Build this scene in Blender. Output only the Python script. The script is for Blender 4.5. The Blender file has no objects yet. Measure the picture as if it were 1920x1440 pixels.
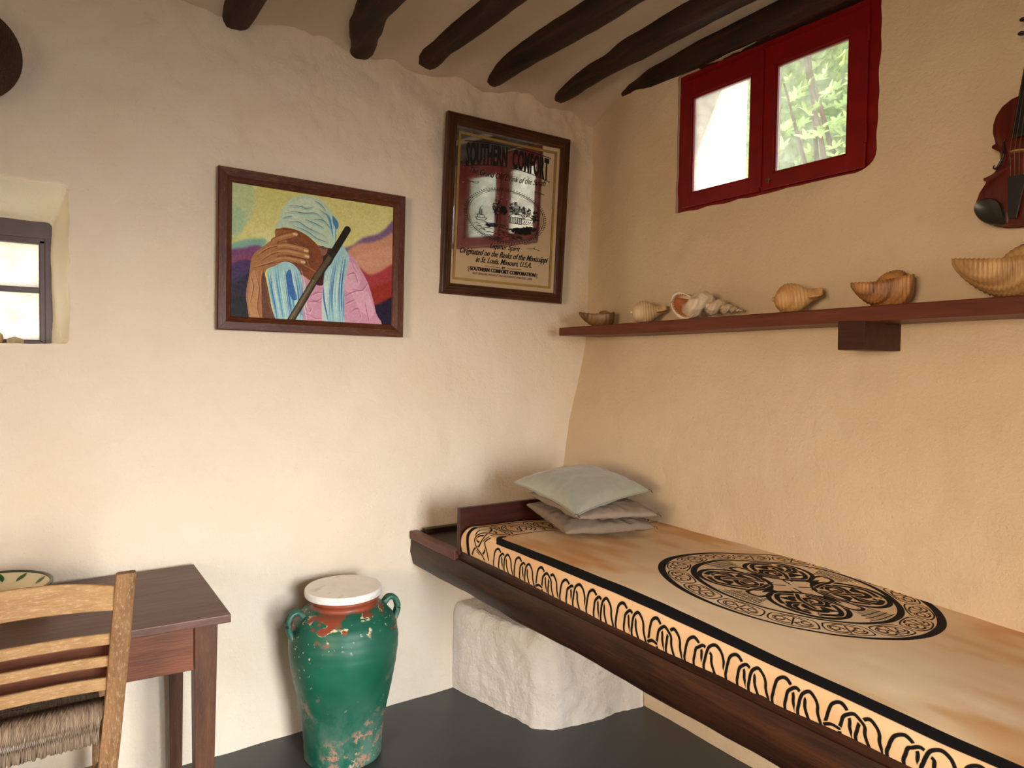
import bpy, bmesh, math, random
import numpy as np
from mathutils import Vector, Matrix, noise
rnd = random.Random(7)
S = bpy.context.scene
COL = S.collection
PI = math.pi

# ------------------------------------------------------------------ camera, world, light, exposure
def make_camera():
    yw, p, r = math.radians(34.4), math.radians(-1.85), math.radians(0.83)
    d = Vector((math.sin(yw)*math.cos(p), math.cos(yw)*math.cos(p), math.sin(p)))
    rt = Vector((math.cos(yw), -math.sin(yw), 0)); up = rt.cross(d)
    R = rt*math.cos(r)+up*math.sin(r); U = up*math.cos(r)-rt*math.sin(r)
    cam = bpy.data.cameras.new('camera'); co = bpy.data.objects.new('camera', cam); COL.objects.link(co)
    cam.sensor_width = 36; cam.lens = 1300/1920*36; cam.clip_start = 0.02
    m = Matrix((R, U, -d)).transposed().to_4x4(); m.translation = Vector((0, 0, 1.5))
    co.matrix_world = m; S.camera = co
make_camera()

W = bpy.data.worlds.new('world'); S.world = W; W.use_nodes = True
WN = W.node_tree; bg = WN.nodes['Background']
sky = WN.nodes.new('ShaderNodeTexSky'); sky.sky_type = 'NISHITA'; sky.sun_disc = False
sky.sun_elevation = math.radians(38); sky.sun_rotation = math.radians(155); sky.dust_density = 2.0; sky.ozone_density = 0.6
mixw = WN.nodes.new('ShaderNodeMixRGB'); mixw.inputs[0].default_value = 0.55; mixw.inputs[2].default_value = (1.0, 0.96, 0.90, 1)
WN.links.new(sky.outputs[0], mixw.inputs[1]); WN.links.new(mixw.outputs[0], bg.inputs[0])
bg.inputs[1].default_value = 2.6

def light(name, kind, loc, energy, color, **k):
    l = bpy.data.lights.new(name, kind); l.energy = energy; l.color = color
    o = bpy.data.objects.new(name, l); COL.objects.link(o); o.location = loc
    for a, b in k.items():
        if a == 'aim': o.rotation_euler = (Vector(b)-Vector(loc)).to_track_quat('-Z', 'Y').to_euler()
        else: setattr(l, a, b)
    return o
light('sun', 'SUN', (6, -6, 6), 1.5, (1.0, 0.93, 0.82), angle=math.radians(1.0), aim=(6-0.40, -6+0.85, 6-0.35))
# daylight of the open doorway in the wall behind the camera, and of the doorway in the wall on the left
light('daylight_back_doorway', 'AREA', (0.75, -1.72, 1.25), 24.5, (0.76, 0.88, 1.0), shape='RECTANGLE', size=0.95, size_y=1.4, spread=math.radians(66), aim=(0.45, 2.73, 0.0))
light('daylight_side_doorway', 'AREA', (-2.3, -0.25, 1.60), 27, (1.0, 0.74, 0.47), shape='RECTANGLE', size=1.2, size_y=0.9, spread=math.radians(85), aim=(2.0, 1.0, 0.3))

# added fill lamp outside the small window, to brighten its cream recess
light('recess_fill_lamp', 'AREA', (-0.62, 3.45, 1.20), 36, (1.0, 0.95, 0.82), shape='RECTANGLE', size=0.5, size_y=0.5, aim=(0.05, 2.85, 1.85))

S.view_settings.view_transform = 'Standard'; S.view_settings.look = 'None'
S.view_settings.exposure = 0.06; S.view_settings.gamma = 1.0; S.view_settings.use_curve_mapping = False
S.cycles.use_denoising = True
S.cycles.max_bounces = 8; S.cycles.diffuse_bounces = 5; S.cycles.transparent_max_bounces = 12
S.cycles.sample_clamp_indirect = 8.0

# ------------------------------------------------------------------ helpers
ORG = {}
def ss(a, b, x):
    t = min(1.0, max(0.0, (x-a)/(b-a))) if a != b else float(x > a)
    return t*t*(3-2*t)
def fbm(x, y, z, oct=4):
    s = 0; a = 1.0
    for _ in range(oct):
        s += a*noise.noise(Vector((x, y, z))); a *= 0.5; x *= 2.03; y *= 2.03; z *= 2.03
    return s
def obj(name, V, F, mat, parent=None, smooth=False, uv=None, origin=None, auto=None):
    """one mesh object from world-space vertices"""
    V = np.asarray(V, float)
    if origin is None:
        origin = (float((V[:, 0].min()+V[:, 0].max())/2), float((V[:, 1].min()+V[:, 1].max())/2), float(V[:, 2].min()))
    if parent is not None and parent.type == 'EMPTY' and origin is None: origin = ORG[parent.name]
    me = bpy.data.meshes.new(name)
    me.from_pydata((V-np.array(origin)).tolist(), [], [list(map(int, f)) for f in F])
    if smooth: me.polygons.foreach_set('use_smooth', [True]*len(me.polygons))
    if uv is not None:
        ul = me.uv_layers.new(name='UVMap'); li = np.zeros(len(me.loops), int); me.loops.foreach_get('vertex_index', li)
        ul.data.foreach_set('uv', np.asarray(uv, float)[li].ravel())
    me.validate(); me.update()
    if auto is not None: me.set_sharp_from_angle(angle=math.radians(auto))
    o = bpy.data.objects.new(name, me); COL.objects.link(o)
    if mat is not None:
        for m in (mat if isinstance(mat, (list, tuple)) else [mat]): me.materials.append(m)
    if parent is not None:
        o.parent = parent; o.location = Vector(origin)-Vector(ORG[parent.name])
    else: o.location = origin
    ORG[o.name] = tuple(origin)
    return o
def thing(name, label, cat, loc, group=None):
    o = bpy.data.objects.new(name, None); COL.objects.link(o); o.empty_display_size = .05
    o.location = loc; ORG[o.name] = tuple(loc); return tag(o, label, cat, group)
def tag(o, label, cat=None, group=None, kind=None):
    o['label'] = label
    if cat: o['category'] = cat
    if group: o['group'] = group
    if kind: o['kind'] = kind
    return o
def struct(o, label=None):
    o['kind'] = 'structure'
    if label: o['label'] = label
    return o
class MB:
    """collects shapes that belong to one part"""
    def __init__(s): s.V = []; s.F = []
    def add(s, V, F):
        n = len(s.V); s.V += [tuple(v) for v in V]; s.F += [[i+n for i in f] for f in F]; return s
    def build(s, name, mat, parent=None, **k): return obj(name, s.V, s.F, mat, parent, **k)
def boxvf(x0, x1, y0, y1, z0, z1, bev=0.0, jit=0.0, seg=2, R=None, c=None, cuts=0):
    bm = bmesh.new(); bmesh.ops.create_cube(bm, size=1)
    for v in bm.verts: v.co = Vector(((x0+x1)/2+v.co.x*(x1-x0), (y0+y1)/2+v.co.y*(y1-y0), (z0+z1)/2+v.co.z*(z1-z0)))
    if bev: bmesh.ops.bevel(bm, geom=bm.edges[:], offset=bev, segments=seg, profile=.7, affect='EDGES')
    if cuts: bmesh.ops.subdivide_edges(bm, edges=[e for e in bm.edges if e.calc_length() > .1], cuts=cuts, use_grid_fill=True)
    if jit:
        for v in bm.verts:
            q = v.co*9; v.co += Vector((noise.noise(q), noise.noise(q+Vector((9, 2, 4))), noise.noise(q+Vector((3, 7, 1)))))*jit
    V = [v.co.copy() for v in bm.verts]; bm.verts.index_update(); F = [[v.index for v in f.verts] for f in bm.faces]; bm.free()
    if R is not None:
        c = Vector(c) if c is not None else Vector(((x0+x1)/2, (y0+y1)/2, (z0+z1)/2))
        V = [R @ (v-c)+c for v in V]
    return V, F
def hexvf(P, bev=0.002):
    """box from 8 corners: bottom four (counter-clockwise) then top four"""
    bm = bmesh.new(); vs = [bm.verts.new(p) for p in P]
    for f in ((3, 2, 1, 0), (4, 5, 6, 7), (0, 1, 5, 4), (1, 2, 6, 5), (2, 3, 7, 6), (3, 0, 4, 7)): bm.faces.new([vs[i] for i in f])
    if bev: bmesh.ops.bevel(bm, geom=bm.edges[:], offset=bev, segments=2, profile=.7, affect='EDGES')
    V = [v.co.copy() for v in bm.verts]; bm.verts.index_update(); F = [[v.index for v in f.verts] for f in bm.faces]; bm.free()
    return V, F
def gridvf(P, nu, nv, closeu=False, closev=False, flip=False):
    """P(i,j) -> point"""
    V = [P(i, j) for i in range(nu) for j in range(nv)]; F = []
    for i in range(nu if closeu else nu-1):
        for j in range(nv if closev else nv-1):
            a, b = i*nv+j, ((i+1) % nu)*nv+j; c, d = ((i+1) % nu)*nv+(j+1) % nv, i*nv+(j+1) % nv
            F.append([a, d, c, b] if flip else [a, b, c, d])
    return V, F
def tubevf(pts, rad, n=10, cap=True, flat=1.0, up=Vector((0, 0, 1))):
    pts = [Vector(p) for p in pts]; m = len(pts); V = []; F = []
    rs = rad if isinstance(rad, (list, tuple)) else [rad]*m
    for i, p in enumerate(pts):
        t = (pts[min(i+1, m-1)]-pts[max(i-1, 0)]).normalized()
        a = t.cross(up)
        if a.length < 1e-3: a = t.cross(Vector((1, 0, 0)))
        a.normalize(); b = a.cross(t)
        for k in range(n):
            an = 2*PI*k/n; V.append(p+a*math.cos(an)*rs[i]+b*math.sin(an)*rs[i]*flat)
    for i in range(m-1):
        for k in range(n): F.append([i*n+k, i*n+(k+1) % n, (i+1)*n+(k+1) % n, (i+1)*n+k])
    if cap: F.append(list(range(n))[::-1]); F.append([(m-1)*n+k for k in range(n)])
    return V, F
def lathevf(prof, c, n=48, disp=None, close=False):
    V = []; F = []; m = len(prof)
    for i, (r, z) in enumerate(prof):
        for k in range(n):
            a = 2*PI*k/n; rr = r+(disp(a, z) if disp and r > 1e-4 else 0)
            V.append((c[0]+rr*math.cos(a), c[1]+rr*math.sin(a), c[2]+z))
    for i in range(m-1):
        for k in range(n): F.append([i*n+k, i*n+(k+1) % n, (i+1)*n+(k+1) % n, (i+1)*n+k])
    if close: F.append(list(range(n))[::-1]); F.append([(m-1)*n+k for k in range(n)])
    return V, F
def spline(P, n, closed=False):
    P = [np.array(p, float) for p in P]; m = len(P); out = []
    segs = m if closed else m-1
    for i in range(segs):
        if closed: p0, p1, p2, p3 = P[(i-1) % m], P[i], P[(i+1) % m], P[(i+2) % m]
        else: p0, p1, p2, p3 = P[max(i-1, 0)], P[i], P[i+1], P[min(i+2, m-1)]
        for k in range(n):
            t = k/n; out.append(.5*((2*p1)+(-p0+p2)*t+(2*p0-5*p1+4*p2-p3)*t*t+(-p0+3*p1-3*p2+p3)*t**3))
    if not closed: out.append(P[-1])
    return out

# ------------------------------------------------------------------ materials
def rgb(h):
    """sRGB 0..255 triple -> linear"""
    return tuple(((c/255)/12.92 if c/255 <= .04045 else ((c/255+.055)/1.055)**2.4) for c in h)+(1.0,)
class Mat:
    def __init__(s, name, rough=.6, **k):
        s.m = bpy.data.materials.new(name); s.m.use_nodes = True; s.t = s.m.node_tree; s.n = s.t.nodes
        s.b = s.n['Principled BSDF']; s.b.inputs['Roughness'].default_value = rough
        for a, b in k.items(): s.b.inputs[a.replace('_', ' ')].default_value = b
        s.tc = s.n.new('ShaderNodeTexCoord')
    def vec(s, scale=(1, 1, 1), src='Object', rot=(0, 0, 0)):
        m = s.n.new('ShaderNodeMapping'); m.inputs['Scale'].default_value = scale; m.inputs['Rotation'].default_value = rot
        s.t.links.new(s.tc.outputs[src], m.inputs[0]); return m.outputs[0]
    def noise(s, v, scale, detail=4, rough=.55, dist=0.0):
        n = s.n.new('ShaderNodeTexNoise'); n.inputs['Scale'].default_value = scale; n.inputs['Detail'].default_value = detail
        n.inputs['Roughness'].default_value = rough; n.inputs['Distortion'].default_value = dist
        s.t.links.new(v, n.inputs['Vector']); return n.outputs['Fac']
    def voro(s, v, scale, feat='F1'):
        n = s.n.new('ShaderNodeTexVoronoi'); n.feature = feat; n.inputs['Scale'].default_value = scale
        s.t.links.new(v, n.inputs['Vector']); return n.outputs['Distance']
    def wave(s, v, scale, dist=1.0, dir='X', det=2, dscale=1.0, typ='BANDS'):
        n = s.n.new('ShaderNodeTexWave'); n.wave_type = typ; n.bands_direction = dir
        for a, b in (('Scale', scale), ('Distortion', dist), ('Detail', det), ('Detail Scale', dscale)): n.inputs[a].default_value = b
        s.t.links.new(v, n.inputs['Vector']); return n.outputs['Fac']
    def ramp(s, f, stops, interp='LINEAR'):
        n = s.n.new('ShaderNodeValToRGB'); n.color_ramp.interpolation = interp; e = n.color_ramp.elements
        while len(e) < len(stops): e.new(.5)
        for i, (p, c) in enumerate(stops): e[i].position = p; e[i].color = c if len(c) == 4 else tuple(c)+(1,)
        s.t.links.new(f, n.inputs[0]); return n.outputs[0]
    def fr(s, f, a, b, lo=0.0, hi=1.0):
        n = s.n.new('ShaderNodeMapRange'); n.clamp = True
        for i, x in enumerate((a, b, lo, hi)): n.inputs[i+1].default_value = x
        s.t.links.new(f, n.inputs[0]); return n.outputs[0]
    def mix(s, f, a, b, mode='MIX'):
        n = s.n.new('ShaderNodeMixRGB'); n.blend_type = mode
        for i, x in enumerate((f, a, b)):
            if isinstance(x, (int, float)): n.inputs[i].default_value = x if i == 0 else (x, x, x, 1)
            elif isinstance(x, tuple): n.inputs[i].default_value = x
            else: s.t.links.new(x, n.inputs[i])
        return n.outputs[0]
    def math(s, op, a, b=0.0):
        n = s.n.new('ShaderNodeMath'); n.operation = op
        for i, x in enumerate((a, b)):
            if isinstance(x, (int, float)): n.inputs[i].default_value = x
            else: s.t.links.new(x, n.inputs[i])
        return n.outputs[0]
    def color(s, c):
        if isinstance(c, tuple): s.b.inputs['Base Color'].default_value = c
        else: s.t.links.new(c, s.b.inputs['Base Color'])
        return s
    def inp(s, name, sock): s.t.links.new(sock, s.b.inputs[name]); return s
    def bump(s, h, strength=.3, dist=.01, prev=None):
        n = s.n.new('ShaderNodeBump'); n.inputs['Strength'].default_value = strength; n.inputs['Distance'].default_value = dist
        s.t.links.new(h, n.inputs['Height'])
        if prev is not None: s.t.links.new(prev, n.inputs['Normal'])
        s.t.links.new(n.outputs[0], s.b.inputs['Normal']); return n.outputs[0]

def mat_plaster(name, c1, c2, c3, rough_amt=1.0):
    M = Mat(name, .85); v = M.vec()
    big = M.noise(v, 1.3, 5, .6); med = M.noise(v, 9, 6, .65); fine = M.noise(v, 70, 4, .7); pits = M.voro(M.vec((1, 1, 1)), 22)
    c = M.mix(M.fr(big, .35, .68), rgb(c1), rgb(c2)); c = M.mix(M.fr(med, .60, .85, 0, .30), c, rgb(c3)); M.color(c)
    h = M.math('ADD', M.math('MULTIPLY', med, .7), M.math('MULTIPLY', fine, .22))
    h = M.math('ADD', h, M.math('MULTIPLY', M.fr(pits, 0, .13), .10))
    M.bump(h, .6*rough_amt, .024); return M.m
def mat_wood(name, c1, c2, c3, axis='X', scale=1.0, rough=.5, worn=None, wornamt=.0, bumpv=.25):
    M = Mat(name, rough, Specular_IOR_Level=.3); lo, hi = 1.3*scale, 16*scale
    sc = {'X': (lo, hi, hi), 'Y': (hi, lo, hi), 'Z': (hi, hi, lo)}[axis]
    v = M.vec(sc); g = M.noise(v, 2.2, 6, .65, .6); f = M.noise(v, 9, 4, .7)
    b = M.noise(M.vec((3*scale,)*3), 1.2, 3)
    c = M.ramp(g, [(.30, rgb(c1)), (.50, rgb(c2)), (.72, rgb(c3))]); c = M.mix(M.fr(f, .45, .75, 0, .45), c, rgb(c1))
    c = M.mix(M.fr(b, .35, .7, 0, .35), c, rgb(c3))
    if worn:
        sc2 = {'X': (22, 110, 110), 'Y': (110, 22, 110), 'Z': (110, 110, 22)}[axis]
        w = M.noise(M.vec(sc2), 2.0, 5, .75); c = M.mix(M.fr(w, .52, .66, 0, wornamt), c, rgb(worn))
    M.color(c); M.bump(f, bumpv, .004); return M.m
def mat_plain(name, c, rough=.6, var=.12, nscale=25, bumpv=.1, **k):
    M = Mat(name, rough, **k); n = M.noise(M.vec(), nscale, 5, .6); a = rgb(c); d = tuple(x*(1-var*2) for x in a[:3])+(1,)
    M.color(M.mix(M.fr(n, .3, .75), a, d)); M.bump(n, bumpv, .003)
    return M.m

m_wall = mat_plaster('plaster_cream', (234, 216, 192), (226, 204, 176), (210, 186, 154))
m_wall_r = mat_plaster('plaster_warm_lit', (214, 190, 158), (204, 178, 145), (184, 156, 124))  # right wall plaster, with the warm light on it put into the colour
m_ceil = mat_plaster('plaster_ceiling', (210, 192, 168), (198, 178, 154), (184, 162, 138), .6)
m_reveal = mat_plaster('limewash_reveal', (255, 243, 214), (255, 240, 206), (246, 226, 184))
m_outer = mat_plaster('limewash_white', (228, 222, 214), (220, 212, 202), (204, 194, 182))
m_block = mat_plaster('plaster_block', (224, 214, 202), (214, 202, 188), (196, 184, 170), 1.6)
M = Mat('painted_floor', .38); n1 = M.noise(M.vec(), 3.0, 6, .6); n2 = M.noise(M.vec(), 60, 3); n3 = M.voro(M.vec(), 14)
c = M.mix(M.fr(n1, .35, .7), rgb((50, 52, 51)), rgb((70, 72, 70))); c = M.mix(M.fr(n2, .72, .8, 0, .25), c, rgb((128, 126, 120)))
c = M.mix(M.fr(n3, .0, .028, .6, 0), c, rgb((170, 165, 155))); M.color(c); M.inp('Roughness', M.fr(n1, .3, .7, .3, .55)); M.bump(n1, .25, .01); m_floor = M.m
m_beam = mat_wood('beam_wood', (12, 6, 3), (32, 17, 9), (78, 42, 21), 'Y', .8, .55, bumpv=.7)
m_bed = mat_wood('bench_wood', (20, 10, 6), (42, 22, 13), (80, 45, 25), 'Y', .8, .42, bumpv=.4)
m_bedx = mat_wood('bench_board_wood', (24, 14, 11), (40, 23, 16), (62, 36, 25), 'X', .8, .40, bumpv=.3)
m_lip = mat_wood('bench_lip_wood', (62, 30, 22), (88, 44, 32), (108, 60, 44), 'Y', .8, .38)
m_head = mat_wood('headboard_wood', (36, 13, 8), (54, 21, 11), (72, 30, 16), 'X', .8, .42)
m_shelf = mat_wood('shelf_wood', (74, 34, 21), (96, 46, 28), (116, 60, 38), 'Y', .8, .45)
m_brack = mat_wood('bracket_wood', (40, 19, 12), (60, 29, 18), (76, 40, 25), 'Y', 1.5, .5)
m_table = mat_wood('table_wood', (62, 38, 29), (88, 57, 45), (112, 77, 61), 'X', .7, .42, (140, 106, 88), .2)
m_tabr = mat_wood('table_apron_wood', (72, 37, 21), (98, 53, 31), (120, 70, 42), 'X', .8, .42)
m_tleg = mat_wood('table_leg_wood', (58, 34, 21), (82, 50, 31), (104, 66, 42), 'Z', .8, .45, (136, 100, 74), .15)
m_chz = mat_wood('chair_post_wood', (104, 70, 42), (130, 92, 58), (152, 113, 75), 'Z', 1.2, .6, (196, 164, 126), .55, .5)
m_chx = mat_wood('chair_slat_wood', (128, 90, 54), (160, 120, 76), (180, 142, 94), 'X', 1.2, .6, (206, 176, 134), .5, .5)
m_frame = mat_wood('picture_frame_wood', (58, 27, 16), (82, 40, 23), (104, 55, 32), 'X', 1.5, .35, (150, 96, 64), .35)
m_framez = mat_wood('picture_frame_wood_upright', (58, 27, 16), (82, 40, 23), (104, 55, 32), 'Z', 1.5, .35, (150, 96, 64), .35)
m_frame2 = mat_wood('mirror_frame_wood', (44, 24, 14), (70, 40, 23), (100, 62, 37), 'X', 1.5, .3)
m_frame2z = mat_wood('mirror_frame_wood_upright', (44, 24, 14), (70, 40, 23), (100, 62, 37), 'Z', 1.5, .3)
m_red = mat_plain('red_paint', (128, 8, 10), .35, .2, 12)
m_plum = mat_plain('plum_paint', (84, 60, 56), .45, .15, 20)
m_gold = mat_plain('gold_border', (172, 142, 76), .45, .08, 60, .05, Metallic=.4)
m_ink = mat_plain('black_ink', (10, 8, 7), .7, .1, 60, .0)
m_iron = mat_plain('dull_metal', (120, 104, 84), .45, .2, 60, .1, Metallic=.8)
m_marble = Mat('marble', .3); M = m_marble; n = M.noise(M.vec(), 6, 7, .65, 1.2)
M.color(M.ramp(n, [(.3, rgb((228, 218, 206))), (.55, rgb((240, 232, 222))), (.62, rgb((214, 202, 190))), (.8, rgb((236, 228, 218)))])); m_marble = M.m
M = Mat('window_glass', .03); t = M.t; N = M.n
tr = N.new('ShaderNodeBsdfTransparent'); gl = N.new('ShaderNodeBsdfGlossy'); gl.inputs['Roughness'].default_value = .02
mx = N.new('ShaderNodeMixShader'); fz = N.new('ShaderNodeFresnel'); fz.inputs[0].default_value = 1.45
t.links.new(fz.outputs[0], mx.inputs[0]); t.links.new(tr.outputs[0], mx.inputs[1]); t.links.new(gl.outputs[0], mx.inputs[2])
tl = N.new('ShaderNodeBsdfTranslucent'); tl.inputs[0].default_value = (.95, .95, .92, 1); m2 = N.new('ShaderNodeMixShader')
dn = M.noise(M.vec((1, 1, 1)), 8, 6, .7)
t.links.new(M.fr(dn, .35, .8, .10, .38), m2.inputs[0]); t.links.new(mx.outputs[0], m2.inputs[1]); t.links.new(tl.outputs[0], m2.inputs[2])
t.links.new(m2.outputs[0], N['Material Output'].inputs[0]); m_glass = M.m
M = Mat('aged_mirror', .04, Metallic=1.0); v = M.vec(); sp = M.voro(v, 55); sn = M.noise(v, 6, 5, .7)
M.color((.80, .79, .77, 1)); d = N = M.n; dif = N.new('ShaderNodeBsdfDiffuse'); dif.inputs[0].default_value = rgb((225, 215, 200)); mm = N.new('ShaderNodeMixShader')
f = M.math('MAXIMUM', M.fr(sp, .08, .12, .5, 0), M.fr(sn, .45, .8, 0.02, .14)); M.t.links.new(f, mm.inputs[0])
M.t.links.new(M.b.outputs[0], mm.inputs[1]); M.t.links.new(dif.outputs[0], mm.inputs[2]); M.t.links.new(mm.outputs[0], N['Material Output'].inputs[0]); m_mirror = M.m

# ------------------------------------------------------------------ raster pictures painted in numpy (cloth print, oil painting)
class Canvas:
    def __init__(s, w, h, c=(255, 255, 255)): s.w, s.h = w, h; s.a = np.ones((h, w, 3))*np.array(c, float)
    def blend(s, x0, y0, al, c):
        h, w = al.shape; r = s.a[y0:y0+h, x0:x0+w]; r[...] = r*(1-al[..., None])+np.array(c, float)*al[..., None]
    def poly(s, pts, c, n=0, alpha=1.0, grad=None):
        P = np.array(spline(pts, n, True) if n else pts, float)
        x0, y0 = max(0, int(P[:, 0].min())-1), max(0, int(P[:, 1].min())-1); x1, y1 = min(s.w, int(P[:, 0].max())+2), min(s.h, int(P[:, 1].max())+2)
        if x1 <= x0 or y1 <= y0: return
        X, Y = np.meshgrid(np.arange(x0, x1), np.arange(y0, y1)); acc = np.zeros(X.shape)
        for dx, dy in ((.25, .25), (.75, .25), (.25, .75), (.75, .75)):
            ins = np.zeros(X.shape, bool); px, py = X+dx, Y+dy; j = len(P)-1
            for i in range(len(P)):
                xi, yi = P[i]; xj, yj = P[j]
                if (yi > py.max()) == (yj > py.max()) and (yi < py.min()) == (yj < py.min()) and (yi > py.max() or yi < py.min()): j = i; continue
                if yi != yj: ins ^= ((yi > py) != (yj > py)) & (px < (xj-xi)*(py-yi)/(yj-yi)+xi)
                j = i
            acc += ins*.25
        s.blend(x0, y0, acc*alpha, c)
    def stroke(s, pts, wd, c, n=0, alpha=1.0, taper=False, soft=0.5):
        P = np.array(spline(pts, n) if n else pts, float); m = len(P)-1; pad = int(wd/2+soft+3)
        x0, y0 = int(P[:, 0].min())-pad, int(P[:, 1].min())-pad; x1, y1 = int(P[:, 0].max())+pad+1, int(P[:, 1].max())+pad+1
        A = np.zeros((y1-y0, x1-x0))
        for i in range(m):
            a, b = P[i], P[i+1]; w = wd*(1 if not taper else max(.15, math.sin(PI*(i+.5)/m)))
            xa, xb = int(min(a[0], b[0]))-pad-x0, int(max(a[0], b[0]))+pad-x0; ya, yb = int(min(a[1], b[1]))-pad-y0, int(max(a[1], b[1]))+pad-y0
            xa, ya = max(0, xa), max(0, ya)
            X, Y = np.meshgrid(np.arange(xa, xb)+x0+.5, np.arange(ya, yb)+y0+.5); d = b-a; L = d@d
            t = np.clip(((X-a[0])*d[0]+(Y-a[1])*d[1])/(L+1e-9), 0, 1); D = np.hypot(X-a[0]-t*d[0], Y-a[1]-t*d[1])
            v = np.clip((w/2-D)/(2*soft)+.5, 0, 1); R = A[ya:yb, xa:xb]; np.maximum(R, v[:R.shape[0], :R.shape[1]], out=R)
        cx0, cy0 = max(0, x0), max(0, y0); cx1, cy1 = min(s.w, x1), min(s.h, y1)
        if cx1 > cx0 and cy1 > cy0: s.blend(cx0, cy0, A[cy0-y0:cy1-y0, cx0-x0:cx1-x0]*alpha, c)
    def mottle(s, amp, cell, seed=1, stretch=(1, 1)):
        r = np.random.RandomState(seed); gh, gw = int(s.h/cell/stretch[1])+3, int(s.w/cell/stretch[0])+3; g = r.rand(gh, gw)-.5
        yy = np.arange(s.h)/(cell*stretch[1]); xx = np.arange(s.w)/(cell*stretch[0]); yi = yy.astype(int); xi = xx.astype(int)
        fy = yy-yi; fx = xx-xi; fy = (fy*fy*(3-2*fy))[:, None]; fx = (fx*fx*(3-2*fx))[None]
        v = (g[yi][:, xi]*(1-fx)+g[yi][:, xi+1]*fx)*(1-fy)+(g[yi+1][:, xi]*(1-fx)+g[yi+1][:, xi+1]*fx)*fy
        return v*amp
    def blur(s, k):
        for ax in (0, 1):
            for _ in range(2):
                p = np.concatenate([np.repeat(s.a.take([0], ax), k, ax), s.a, np.repeat(s.a.take([-1], ax), k, ax)], ax); c = np.cumsum(p, ax); n = s.a.shape[ax]
                s.a = (c.take(range(2*k, 2*k+n), ax)-c.take(range(0, n), ax))/(2*k)
    def image(s, name):
        im = bpy.data.images.new(name, s.w, s.h, alpha=False); px = np.ones((s.h, s.w, 4), np.float32)
        px[..., :3] = np.clip(s.a[::-1]/255, 0, 1); im.pixels.foreach_set(px.ravel()); im.update(); im.pack(); return im
def mat_image(name, im, rough=.7, bumpscale=None):
    M = Mat(name, rough, Specular_IOR_Level=.2); t = M.n.new('ShaderNodeTexImage'); t.image = im; t.extension = 'EXTEND'
    M.t.links.new(M.tc.outputs['UV'], t.inputs[0]); M.color(t.outputs[0])
    if bumpscale: M.bump(M.noise(M.vec(), bumpscale, 5, .7), .25, .002)
    return M.m
    return M

# ------------------------------------------------------------------ the room
YL, CEIL = 2.73, 2.80
def xr(y, z):            # face of the right wall: leans out a little above the bed, flares into the corner
    return 2.19+.06*ss(.95, 1.5, z)+.006*ss(1.6, 2.2, z)+.085*ss(2.30, 2.72, y)*ss(1.15, 1.75, z)
def bumps(u, v, k, rough=1.0):
    return (.011*fbm(u*1.6, v*1.6, k, 2)+.0042*fbm(u*8, v*8, k+5, 3))*rough
def lines(a, b, step, extra=()):
    n = max(1, round((b-a)/step)); L = [a+(b-a)*i/n for i in range(n+1)]
    for e in extra:
        i = min(range(len(L)), key=lambda q: abs(L[q]-e)); L[i] = e
    return L
def hole_shift(u, v, holes):
    for (u0, u1, v0, v1, rc) in holes:
        if u0-.08 < u < u1+.08 and v0-.08 < v < v1+.08:
            cu, cv = (u0+u1)/2, (v0+v1)/2; hu, hv = (u1-u0)/2, (v1-v0)/2
            du, dv = abs(u-cu)-hu, abs(v-cv)-hv; dist = max(du, dv)
            k = 1-ss(0, .08, abs(dist)) if dist > -1e-6 else 0
            if dist < -1e-4: continue
            # rounded corner
            a, b = abs(u-cu), abs(v-cv); s = 1.0
            if rc > .05 and not (u < cu and v < cv): rc = .008
            pu, pv = max(0, a-(hu-rc)), max(0, b-(hv-rc)); L = math.hypot(pu, pv)
            if pu > 0 and pv > 0 and L > rc:
                q = (L-rc)/L*k; u -= math.copysign(pu*q, u-cu); v -= math.copysign(pv*q, v-cv)
            w = k*.006; u += w*noise.noise(Vector((u*14, v*14, 3))); v += w*noise.noise(Vector((u*14, v*14, 8)))
    return u, v
def wall(name, us, vs, pos, holes, mat, flip=False):
    nu, nv = len(us), len(vs); V = []; F = []
    for u in us:
        for v in vs:
            a, b = hole_shift(u, v, holes); V.append(pos(a, b))
    for i in range(nu-1):
        for j in range(nv-1):
            cu, cv = (us[i]+us[i+1])/2, (vs[j]+vs[j+1])/2
            if any(h[0] < cu < h[1] and h[2] < cv < h[3] for h in holes): continue
            q = [i*nv+j, (i+1)*nv+j, (i+1)*nv+j+1, i*nv+j+1]; F.append(q[::-1] if flip else q)
    return struct(obj(name, V, F, mat, smooth=True, origin=(0, 0, 0)))
HL = (-.52, .088, 1.535, 2.058, .02)
us = lines(-2.40, 2.50, .014, HL[:2]); vs = lines(-.02, 2.95, .014, HL[2:4])
def pos_left(u, v):
    up = ss(1.9, 2.6, v)
    d = .013*fbm(u*1.6, v*1.6, 1, 2)+(.0045+.0120*up)*fbm(u*8, v*8, 6, 4)+(.0018+.0065*up)*noise.noise(Vector((u*36, v*36, 2)))
    if v < .25: d += .008*noise.noise(Vector((u*5, 0, 1)))*(1-v/.25)
    return (u, YL-d*.8, v)
wall('wall_left', us, vs, pos_left, [HL], m_wall)
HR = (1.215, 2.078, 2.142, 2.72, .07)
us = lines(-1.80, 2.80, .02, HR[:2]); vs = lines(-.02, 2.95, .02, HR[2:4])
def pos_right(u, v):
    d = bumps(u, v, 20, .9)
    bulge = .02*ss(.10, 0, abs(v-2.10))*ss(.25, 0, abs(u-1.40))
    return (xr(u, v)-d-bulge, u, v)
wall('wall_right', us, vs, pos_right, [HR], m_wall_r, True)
DB = (.25, 1.25, -.05, 2.06, .0)
us = lines(-2.40, 2.50, .1, DB[:2]); vs = lines(-.05, 2.95, .1, (2.06,))
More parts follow.
